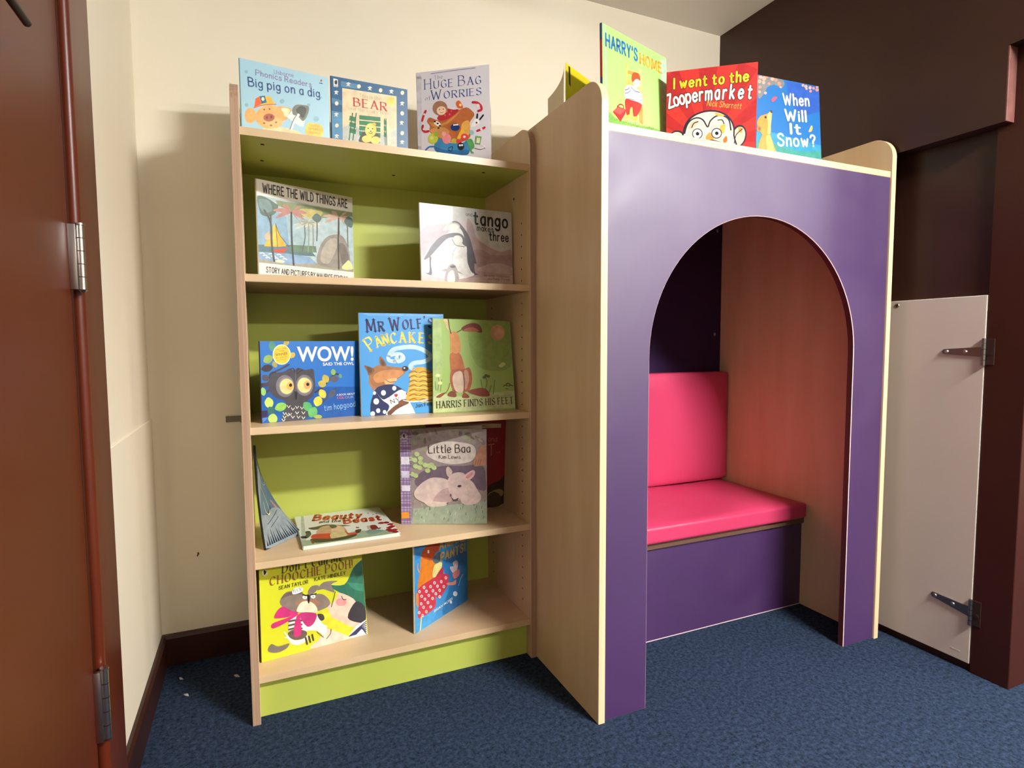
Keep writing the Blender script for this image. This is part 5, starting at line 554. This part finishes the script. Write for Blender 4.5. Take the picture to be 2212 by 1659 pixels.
'pants':[('P','3a84c4',[1.6,94.4,17.2,89.9,14,79,1.9,79.1]),('S','2f78b8',[50,62.2,98.8,59.1,98.8,2,48.8,2,62.3,31.1]),('S','48a0dc',[1.6,34.1,36.4,11.6,24,-.5,3.6,1.4]),('S','d97f2c',[13.4,81,31.6,69.9,37.5,62.4,34.2,50.3,16.2,48.1,5.4,47.3,9.4,64.1]),('S','c0542c',[12.7,83.1,18.6,87.7,29,89.3,45.7,84.5,37.8,77.3,31.6,69.9,14,78.1]),('E','f2e8d8',[24.6,81.5,1.8,-.5,0,-2]),('S','b84a30',[32,88.4,44.2,84.9,42.4,76.9,34.8,78.3]),('S','dcd488',[35.2,63.1,46.9,63.2,49.1,58.7,43.5,51,37.2,49.3,31.2,52.2]),('S','b8344a',[34.1,46.6,49.9,56.5,50.5,46.7,43.3,41.5]),('S','5a6a78',[31.6,71.7,45.5,75,46.9,65.1,37.5,64.3]),('S','c43a4c',[5.4,46.4,31.1,49.4,51.3,48.4,61.7,42,57.4,30.8,47.7,24.6,42.9,22.1,36.8,27.6,35,16,16.9,13.6,4.7,16.1,7.2,32]),('E','f2dada',[8.2,43.1,2.1,-.8,-.1,-1.7]),('E','8a3a52',[8.2,43.1,.8,-.3,-.1,-.7]),('E','f2dada',[16.1,44.9,2.2,-.8,0,-1.8]),('E','8a3a52',[16.1,44.9,.9,-.4,0,-.8]),('E','f2dada',[27.5,41.8,2.2,-.8,-.1,-1.8]),('E','8a3a52',[27.5,41.8,.9,-.3,0,-.7]),('E','f2dada',[34.8,43.5,2.3,-.8,0,-1.8]),('E','8a3a52',[34.8,43.5,.9,-.3,0,-.8]),('E','f2dada',[20,39.3,2.2,-.8,-.1,-1.7]),('E','8a3a52',[20,39.3,.9,-.3,0,-.7]),('E','f2dada',[31.6,35.7,2.3,-.8,-.1,-1.8]),('E','8a3a52',[31.6,35.7,.9,-.4,0,-.8]),('E','f2dada',[40.1,37.9,2.3,-.8,-.1,-1.8]),('E','8a3a52',[40.1,37.9,.9,-.4,0,-.8]),('E','f2dada',[47.2,40.6,2.3,-.8,-.1,-1.8]),('E','8a3a52',[47.2,40.6,.9,-.3,0,-.7]),('E','f2dada',[56,42,2.4,-.8,0,-1.8]),('E','8a3a52',[56,42,1,-.3,0,-.8]),('E','f2dada',[51.8,33.3,2.4,-.9,0,-1.8]),('E','8a3a52',[51.8,33.3,1,-.4,0,-.8]),('E','f2dada',[43.9,31.8,2.3,-.9,-.1,-1.8]),('E','8a3a52',[43.9,31.8,.9,-.4,-.1,-.8]),('E','f2dada',[11.6,36.8,2.2,-.8,0,-1.7]),('E','8a3a52',[11.6,36.8,.9,-.3,0,-.7]),('E','f2dada',[24,33.2,2.2,-.8,0,-1.7]),('E','8a3a52',[24,33.2,.9,-.3,0,-.7]),('E','f2dada',[36.8,30.5,2.3,-.9,0,-1.8]),('E','8a3a52',[36.8,30.5,.9,-.4,0,-.8]),('E','f2dada',[17.3,31.5,2.2,-.8,0,-1.7]),('E','8a3a52',[17.3,31.5,.9,-.3,0,-.7]),('E','f2dada',[30.6,27.5,2.3,-.8,0,-1.7]),('E','8a3a52',[30.6,27.5,.9,-.3,0,-.7]),('E','f2dada',[10.7,28.9,2.1,-.8,0,-1.7]),('E','8a3a52',[10.7,28.9,.9,-.3,0,-.7]),('E','f2dada',[22.3,25.9,2.3,-.8,0,-1.7]),('E','8a3a52',[22.3,25.9,.9,-.3,0,-.7]),('E','f2dada',[14.5,23.6,2.2,-.8,-.1,-1.7]),('E','8a3a52',[14.5,23.6,.9,-.3,0,-.7]),('E','f2dada',[27.1,19.4,2.3,-.8,0,-1.7]),('E','8a3a52',[27.1,19.4,.9,-.3,0,-.7]),('E','f2dada',[6.9,20.7,2.1,-.8,0,-1.7]),('E','8a3a52',[6.9,20.7,.9,-.3,0,-.7]),('E','f2dada',[19.2,16.9,2.2,-.9,-.1,-1.8]),('E','8a3a52',[19.2,16.9,.9,-.4,0,-.8]),('E','f2dada',[12.6,15.3,2.1,-.9,-.1,-1.7]),('E','8a3a52',[12.6,15.3,.8,-.3,-.1,-.7]),('E','f2dada',[43.7,24.6,2.4,-.8,0,-1.8]),('E','8a3a52',[43.7,24.6,.9,-.3,0,-.7]),('S','d88a4c',[1.8,42.2,6,41.2,6,28.8,2.2,30.3]),('S','e08a70',[57.5,35.7,69,32.7,75.7,33.4,73.9,28,59.1,32.7]),('S','cfc4cc',[63.5,52.1,71,50.7,69.4,55.2,76.1,56,80.3,51.7,78.5,45.3,75.9,42.2,69.2,43.4]),('S','c87a7c',[69.2,43.4,82.7,43,81.7,36.3,72.4,35.5]),('K','d8a070',[7.9,64.6,5.2,70,6,73.8],3.9),('K','d8d6a0',[10.4,14.3,9.5,7.3,7.9,.6],5.7),('E','dfe4ea',[73.7,17.2,4.4,-1.6,0,-3]),('E','dfe4ea',[65.2,10.4,2.3,-.9,0,-1.8]),('K','c8d8e4',[80.7,24.7,84.2,30.5,89.5,34.7],2.1),('T','d8b25a',[44.6,78,94.6,74.3],'h','ANIMAL',21.6,.2),('T','d8b25a',[46.6,63.8,93.8,61.8],'h','PANTS!',23.4,.22),('T','eef0ec',[33.3,10.7,68.6,12.6],'b','BRIAN MOSES',7.2,.2)],
'beauty':[('S','b9c4b4',[8.2,104.3,10.6,104.9,2.7,-8.4,-1.5,-7.1]),('P','9db394',[.4,17.3,22.5,12.9,59.4,24.3,92.6,9.9,98.2,-5.1,52.5,-10.3,-1.6,-7.8]),('P','8aa382',[-.8,.3,37.2,-1.2,95.6,-2.6,97.8,-6.3,-1.6,-7.8]),('S','4a3a2c',[11.2,53.9,19.3,54.8,29.6,57.9,37.4,54.5,54.9,43.9,47.6,44.1,35.9,44.7,18.1,45.1,12.4,49]),('S','c9a07c',[16.8,34.3,21,46.7,28.2,54,42.3,50.9,47.7,39.5,46.7,18.6,32,19.5,17.6,20.3]),('S','e0bb98',[34.8,43.7,45,45.2,46.4,27.1,38.9,19.2,32.4,27.5]),('S','4a4a34',[33.7,54.6,39.1,53.8,40.5,45.6,34.6,42.3]),('S','c83a2c',[12.9,30.5,24.8,29.4,31.6,25.1,29.1,11.4,11.4,17.7]),('S','d8c48c',[31.6,27.9,44.2,29.5,45.8,13.5,34.7,9,29.1,11.4]),('S','c83a2c',[46.5,32.8,48.8,20.4,58.3,19.1,54.4,12.5,47.1,15.7]),('S','3e3a2c',[9.8,18.4,30.7,10.7,53.8,14.1,54.7,9.6,45.8,4.1,33.7,2.9,13.2,5.4]),('S','8a4a20',[9.5,15.9,11.3,10,11.5,4.9,9,4.7]),('K','4a5244',[9,41.9,8.8,32.2,4.5,23.4,2.8,28],13.1),('S','4a2a24',[57.1,26.7,63.5,26.8,59.7,17.1,56.4,18.5]),('E','a05040',[60.8,33.9,1.9,-.8,-.4,-2.2]),('S','7f9a90',[66.6,15.5,71.6,21.9,81.6,17.6,85.6,11.5,70.1,7.1]),('S','8a2a26',[74.2,34,80.8,34.2,80.8,22.2,74.1,20.8]),('S','c8b4a4',[71,33.9,74.5,35.4,72.7,22.9,70.2,23.9]),('S','5a5a50',[79.5,24.3,84.8,23.4,81.1,19.2]),('S','9c2028',[84.2,38.5,88.9,42.1,92.1,38.2,88.5,34.8]),('S','9c2028',[89.7,37.7,94.4,41.2,97.6,37.3,94,33.9]),('S','9c2028',[92.6,30.2,97.3,33.7,100.5,29.9,96.9,26.6]),('S','9c2028',[92.6,22.7,97.3,26.1,100.4,22.4,96.9,19.1]),('S','9c2028',[89.1,19.8,93.7,23.2,96.8,19.5,93.3,16.3]),('S','9c2028',[92.4,11.1,97,14.4,100,10.7,96.6,7.6]),('S','9c2028',[88.1,8.7,92.6,11.9,95.7,8.3,92.3,5.2]),('S','9c2028',[91.6,4.4,96.1,7.5,99.1,4,95.7,1]),('S','9c2028',[86.6,13.7,91.1,16.9,94.2,13.3,90.8,10.1]),('E','5a5650',[82.1,79,.9,-.4,-.3,-1.3]),('E','5a5650',[86.5,71.9,.9,-.4,-.2,-1.2]),('E','5a5650',[90.9,73.4,.9,-.4,-.3,-1.2]),('T','c8482c',[18.9,77.5,70.6,66.4],'h','Beauty',52.8,.26),('T','6a4030',[23.9,65.9,46.7,61],'h','and the',21.2,.2),('T','c8482c',[50.2,52.7,90.3,49.1],'h','Beast',46.2,.26)],
'teal':[('S','4f7088',[55,98,80,70,100,60,100,20,60,30]),('S','9aa4a8',[0,62,40,80,60,72,30,45,0,40]),('S','8f9a9c',[0,2,100,2,100,28,60,34,30,30,0,36]),('S','5c7486',[0,36,30,32,70,45,90,70,60,66,20,55]),('K','d8cf8a',[20,70,30,60,45,50,48,36,40,30,28,34,26,44],2.5),('K','c9c88a',[10,85,25,80,30,72,18,68],2.2),('K','a8b4ba',[0,80,30,76,60,60,90,58],2.5),('S','c07a70',[72,42,80,40,90,32,78,34]),('K','3a4650',[20,22,80,30],2),('K','3a4650',[28,18,70,24],1.6),('P','26323e',[3.6,3,8.4,3,6,9]),('P','26323e',[9.6,3,14.4,3,12,16]),('P','26323e',[15.6,3,20.4,3,18,12]),('P','26323e',[21.6,3,26.4,3,24,19]),('P','26323e',[27.6,3,32.4,3,30,15]),('P','26323e',[33.6,3,38.4,3,36,11]),('P','26323e',[39.6,3,44.4,3,42,18]),('P','26323e',[45.6,3,50.4,3,48,14]),('P','26323e',[51.6,3,56.4,3,54,10]),('P','26323e',[57.6,3,62.4,3,60,17]),('P','26323e',[63.6,3,68.4,3,66,13]),('P','26323e',[69.6,3,74.4,3,72,9]),('P','26323e',[75.6,3,80.4,3,78,16]),('P','26323e',[81.6,3,86.4,3,84,12]),('P','26323e',[87.6,3,92.4,3,90,19]),('P','26323e',[93.6,3,98.4,3,96,15]),('P','dfe6ea',[64.5,72,66,70.5,67.5,72,66,73.8]),('P','dfe6ea',[74.5,66,76,64.5,77.5,66,76,67.8]),('P','dfe6ea',[82.5,60,84,58.5,85.5,60,84,61.8]),('P','dfe6ea',[58.5,80,60,78.5,61.5,80,60,81.8])],
'yellow':[('P','3a3418',[7,99,12,99,13,80,9,82]),('K','7a6a20',[45,90,55,88,68,90],1.6)],
}
# ------------------------------------------------------------------ picture books
def book(key, label, cover, spine, pose, zb, mode='tent', ang=24, th=.005, backc=None, fine=0, leafw=1.0, spine_bits=None):
    x, y, yaw, l0, l1, w, h = pose
    root = thing('picture_book', label, 'book', (x, y, zb), yaw, 'picture books on the units')
    flat = mode == 'flat'
    def V(u): l = l0 + (l1 - l0)*u; return l
    def F(u, v, d=0.0):                    # d: lift along the cover's own normal
        l = V(u)
        return Vector((u*w, v*h*math.sin(l) - d*math.cos(l), v*h*math.cos(l) + d*math.sin(l)))
    def B(u, v, n):                        # behind the cover
        if flat: return Vector((u*w, v*h, -n))
        l = V(u); return Vector((u*w, v*h*math.sin(l) + n, v*h*math.cos(l)))
    # front cover: a thin board with its printing
    bm = bmesh.new(); mats = [mat('cover_' + cover, cover, .36, .45)]
    n = 1 if not fine else 40
    g = [[bm.verts.new(F(i/n, j/n)) for j in range(n+1)] for i in range(n+1)]
    for i in range(n):
        for j in range(n): bm.faces.new([g[i][j], g[i+1][j], g[i+1][j+1], g[i][j+1]])
    t = .0011
    k = [(0, 0), (1, 0), (1, 1), (0, 1)]
    bk = [[bm.verts.new(B(i/n, j/n, t)) for j in range(n+1)] for i in range(n+1)]
    for i in range(n):
        for j in range(n): bm.faces.new([bk[i][j], bk[i][j+1], bk[i+1][j+1], bk[i+1][j]])
    rim = [(i, 0) for i in range(n)] + [(n, j) for j in range(n)] + [(i, n) for i in range(n, 0, -1)] + [(0, j) for j in range(n, 0, -1)]
    for a, b in zip(rim, rim[1:] + rim[:1]):
        bm.faces.new([g[a[0]][a[1]], bk[a[0]][a[1]], bk[b[0]][b[1]], g[b[0]][b[1]]])
    print_art(bm, ART.get(key, []), F, w, h, mats, .000012 if not fine else .00003, fine)
    link('front_cover', bm, mats, root)
    def slab(name, m, f, n0, n1, u0, u1, v0, v1, k=10):
        bm = bmesh.new(); k = k if fine else 1
        A = [[[bm.verts.new(f(u0+(u1-u0)*i/k, v0+(v1-v0)*j/k, nn)) for j in range(k+1)] for i in range(k+1)] for nn in (n0, n1)]
        for i in range(k):
            for j in range(k):
                bm.faces.new([A[0][i][j], A[0][i+1][j], A[0][i+1][j+1], A[0][i][j+1]]); bm.faces.new([A[1][i][j], A[1][i][j+1], A[1][i+1][j+1], A[1][i+1][j]])
        rim = [(i, 0) for i in range(k)] + [(k, j) for j in range(k)] + [(i, k) for i in range(k, 0, -1)] + [(0, j) for j in range(k, 0, -1)]
        for a, b in zip(rim, rim[1:] + rim[:1]):
            bm.faces.new([A[0][a[0]][a[1]], A[1][a[0]][a[1]], A[1][b[0]][b[1]], A[0][b[0]][b[1]]])
        bmesh.ops.recalc_face_normals(bm, faces=bm.faces[:])
        return link(name, bm, m, root)
    mb = mat('cover_' + (backc or cover), backc or cover, .4, .4)
    if mode == 'tent':
        a = R(ang); half = th * .4
        slab('pages', M_PAGE, B, t, t + half, .006, .992, .008, .992)
        def LF(u, v, n): return Vector((u*w*leafw*math.cos(a) - n*math.sin(a), th + u*w*leafw*math.sin(a) + n*math.cos(a) + v*h*math.sin(l0), v*h*math.cos(l0)))
        slab('pages', M_PAGE, LF, -half*.9, -.0003, .03, .992, .008, .992)
        slab('back_cover', mb, LF, 0, .0011, .0, 1, 0, 1)
    else:
        slab('pages', M_PAGE, B, t, t + th, .006, .99, .008, .992)
        slab('back_cover', mb, B, t + th, t*2 + th, 0, 1, 0, 1)
    # spine
    bm = bmesh.new(); k = 6; bits = spine_bits or [(0, 1, spine)]
    sm = []
    tot = t*2 + th if mode != 'tent' else th + .0011
    for (v0, v1, c) in bits:
        mm = mat('cover_' + c, c, .4, .4)
        if mm not in sm: sm.append(mm)
        rows = []
        for i in range(k+1):
            q = i/k; bulge = -.0012*math.sin(math.pi*q)
            rows.append([bm.verts.new(B(0, v, tot*q) + Vector((bulge, 0, 0))) for v in (v0, v1)] + [bm.verts.new(B(0, v, tot*q) + Vector((bulge + .0012, 0, 0))) for v in (v0, v1)])
        for i in range(k):
            A, C = rows[i], rows[i+1]
            for f in ([A[0], A[1], C[1], C[0]], [A[2], C[2], C[3], A[3]], [A[0], C[0], C[2], A[2]], [A[1], A[3], C[3], C[1]]):
                bm.faces.new(f).material_index = sm.index(mm)
        for A in (rows[0], rows[-1]): bm.faces.new([A[0], A[2], A[3], A[1]]).material_index = sm.index(mm)
    bmesh.ops.recalc_face_normals(bm, faces=bm.faces[:])
    link('spine', bm, sm, root)
    return root
POSE = {'pig': (0.0215, 0.13, 0.1236, 0.0111, 0.0111, 0.2089, 0.2008), 'bear': (0.2357, 0.17, 0.0221, -0.0083, -0.0083, 0.2027, 0.2113), 'bag': (0.482, 0.2289, -0.6423, -0.0361, -0.0361, 0.2151, 0.2821), 'harry': (0.8274, -0.205, 0.3103, 0.021, 0.021, 0.2714, 0.2846), 'zoo': (1.0629, -0.1469, -0.6625, -0.0582, -0.0582, 0.2245, 0.2266), 'snow': (1.3316, -0.1999, -0.1309, 0.0268, 0.084, 0.2273, 0.2545), 'wild': (0.049, 0.2175, 0.3911, -0.0036, -0.0036, 0.2792, 0.2663), 'tango': (0.4463, 0.085, 0.0678, 0.0432, 0.0432, 0.2765, 0.215), 'wow': (0.0429, 0.0798, 0.2463, -0.0105, -0.0105, 0.2511, 0.1987), 'wolf': (0.2847, 0.1106, -0.0005, 0.0437, 0.0437, 0.2323, 0.273), 'harris': (0.4759, 0.0942, -0.0783, -0.0315, 0.177, 0.2405, 0.2587), 'baa': (0.3966, 0.156, -0.4268, -0.0033, -0.0033, 0.2427, 0.2703), 'red': (0.4768, 0.1957, -0.0, -0.077, -0.077, 0.2501, 0.277), 'chooch': (0.0222, 0.073, 0.1392, -0.0379, 0.1863, 0.2691, 0.2545), 'pants': (0.406, 0.0566, 0.6121, -0.0018, -0.0018, 0.2445, 0.2575), 'beauty': (0.1265, 0.05, 0.02, 1.5708, 1.5708, 0.2445, 0.272)}
Z0, Z1, Z2, Z3, Z4 = [z + .0004 for z in ZS]; ZT = ZPT + .0004
book('pig', 'pale blue picture book with a pig in an orange hat, leftmost on the bookcase top', 'a3cede', '7fb6cc', POSE['pig'], Z0, ang=28)
book('bear', 'dark blue bordered picture book with red lettering and cream middle on the bookcase top', '2f618a', '27506f', POSE['bear'], Z0, ang=24)
book('bag', 'pale grey picture book with a big brown bag, rightmost on the bookcase top', 'd9d6de', 'c9c6d2', POSE['bag'], Z0, ang=28)
book('harry', 'tall light green picture book with a child on a chair, on top of the nook', 'a9e07c', 'c03030', POSE['harry'], ZT, ang=17, th=.006, spine_bits=[(0, .22, '3a6a3a'), (.22, .42, 'e0cf50'), (.42, .55, '33408a'), (.55, .86, 'b02838'), (.86, 1, '3a4478')])
book('zoo', 'bright red picture book with a monkey face and yellow title, on top of the nook', 'd2352f', 'b02a28', POSE['zoo'], ZT, ang=30)
book('snow', 'blue picture book with a bear cub and white script, rightmost on the nook top', '1f6cb0', '1a5a96', POSE['snow'], ZT, ang=24, fine=2.5)
book('wild', 'white banded picture book with palm trees and a yellow sailboat on the second shelf', 'f0ece0', 'd8d4c4', POSE['wild'], Z1, 'closed', th=.0045)
book('tango', 'pale mauve picture book with penguins on the second shelf', 'cdbfc0', 'd9d0d0', POSE['tango'], Z1, ang=20)
book('wow', 'blue picture book with a big eyed owl and white title, left on the third shelf', '1f6fc0', '3a2430', POSE['wow'], Z2, ang=26)
book('wolf', 'sky blue picture book with a wolf in an apron, middle of the third shelf', '4a9cdc', 'c9b04a', POSE['wolf'], Z2, ang=26)
book('harris', 'soft green picture book with a brown hare, right on the third shelf', '9dbb68', '7f9a50', POSE['harris'], Z2, 'closed', th=.003, fine=2.5)
book('baa', 'grey picture book with a sleeping lamb and purple checked edge on the fourth shelf', 'a3989a', 'a898b8', POSE['baa'], Z3, ang=22, th=.006)
book('red', 'dark red picture book standing behind the lamb book on the fourth shelf', '8f1f22', '5a1518', POSE['red'], Z3, 'closed', th=.006)
book('chooch', 'yellow picture book with a shaggy dog in a pink bow on the bottom shelf', 'd3d62e', '3a2a20', POSE['chooch'], Z4, 'closed', th=.004, fine=2.5)
book('pants', 'bright blue picture book with red flowered shorts, turned sideways on the bottom shelf', '4192d2', 'd8d0b0', POSE['pants'], Z4, ang=26, th=.005)
book('beauty', 'white and green picture book with red title lying flat on the fourth shelf', 'e4e6dc', 'c8ccbc', POSE['beauty'], Z3 + .0095, 'flat', th=.007)
# limp dark blue book slumped against the left side panel
root = thing('picture_book', 'dark blue night scene paperback slumped against the left side panel on the fourth shelf', 'book', (0, 0, 0), 0, 'picture books on the units')
def TF(u, v, d=0.0):
    k = (1 - v)**2.0
    x = .0265 + (.016 + .088*u)*k + .006*u*(1-v); y = .088 + .1*u*k + (.012 + .13*u)*(1-k); z = Z3 + .262*(v - .10*u*v)
    return Vector((x + d*.9, y - d*.4, z))
bm = bmesh.new(); mats = [mat('cover_33475c', '33475c', .3, .5)]
n = 24
g = [[bm.verts.new(TF(i/n, j/n)) for j in range(n+1)] for i in range(n+1)]
for i in range(n):
    for j in range(n): bm.faces.new([g[i][j], g[i+1][j], g[i+1][j+1], g[i][j+1]])
print_art(bm, ART['teal'], TF, .2, .26, mats, .00003, 3)
link('front_cover', bm, mats, root, smooth=False)
bm = bmesh.new(); D = -.0045
A = [[bm.verts.new(TF(i/n, j/n, -.0006)) for j in range(n+1)] for i in range(n+1)]; C = [[bm.verts.new(TF(i/n, j/n, D)) for j in range(n+1)] for i in range(n+1)]
for i in range(n):
    for j in range(n): bm.faces.new([A[i][j], A[i+1][j], A[i+1][j+1], A[i][j+1]]); bm.faces.new([C[i][j], C[i][j+1], C[i+1][j+1], C[i+1][j]])
for i in range(n):
    for a, b in (((i, 0), (i+1, 0)), ((i, n), (i+1, n)), ((n, i), (n, i+1)), ((0, i), (0, i+1))):
        bm.faces.new([A[a[0]][a[1]], C[a[0]][a[1]], C[b[0]][b[1]], A[b[0]][b[1]]])
bmesh.ops.recalc_face_normals(bm, faces=bm.faces[:])
link('pages', bm, M_PAGE, root)
bm = bmesh.new(); q = [bm.verts.new(TF(0, j/n, d) + Vector((0, -.0006, 0))) for d in (.0003, D - .001) for j in range(n+1)]
for j in range(n): bm.faces.new([q[j], q[j+1], q[n+2+j], q[n+1+j]])
link('spine', bm, mat('cover_15181c', '15181c', .4, .4), root)
# thin white pages let some of the lamp light through
M_THIN = bpy.data.materials.new('thin_page'); M_THIN.use_nodes = True; nt = M_THIN.node_tree
df = nt.nodes['Principled BSDF']; df.inputs['Base Color'].default_value = lin('efece4') + (1,); df.inputs['Roughness'].default_value = .7
tr = nt.nodes.new('ShaderNodeBsdfTranslucent'); tr.inputs[0].default_value = lin('f4f0e6') + (1,)
mx = nt.nodes.new('ShaderNodeMixShader'); mx.inputs[0].default_value = .6
nt.links.new(df.outputs[0], mx.inputs[1]); nt.links.new(tr.outputs[0], mx.inputs[2]); nt.links.new(mx.outputs[0], nt.nodes['Material Output'].inputs[0])
# yellow paperback standing half open behind the nook's left panel
root = thing('picture_book', 'yellow paperback with curling white pages behind the nook left panel', 'book', (.8331, -.0071, ZT), 0, 'picture books on the units')
HY = 1.660 - ZT
def YF_(u, v, d=0.0):
    s = .21*u; yw = .592 - .25*u*(1-u)
    return Vector((s*math.cos(yw) + d*math.sin(.59), s*math.sin(yw) - d*math.cos(.59), v*HY))
def leaf_surface(name, f, m, art=None, n=12, t=.0011, parent=root):
    bm = bmesh.new(); mats = [m]
    A = [[bm.verts.new(f(i/n, j/n)) for j in range(n+1)] for i in range(n+1)]; C = [[bm.verts.new(f(i/n, j/n, -t)) for j in range(n+1)] for i in range(n+1)]
    for i in range(n):
        for j in range(n): bm.faces.new([A[i][j], A[i+1][j], A[i+1][j+1], A[i][j+1]]); bm.faces.new([C[i][j], C[i][j+1], C[i+1][j+1], C[i+1][j]])
    for i in range(n):
        for a, b in (((i, 0), (i+1, 0)), ((i, n), (i+1, n)), ((n, i), (n, i+1)), ((0, i), (0, i+1))):
            bm.faces.new([A[a[0]][a[1]], C[a[0]][a[1]], C[b[0]][b[1]], A[b[0]][b[1]]])
    bmesh.ops.recalc_face_normals(bm, faces=bm.faces[:])
    if art: print_art(bm, art, f, .21, .255, mats, .00004, 4)
    return link(name, bm, mats, parent)
leaf_surface('front_cover', YF_, mat('cover_ecd626', 'ecd626', .4, .4), ART['yellow'])
def YP(u, v, d=0.0):
    return Vector((-.004 - .022*u*u + d*.4, .004 + .052*u*u + d, HY*(v*.995 + .001) - .078*v*u**.75))
leaf_surface('pages', YP, M_THIN, t=.0004)
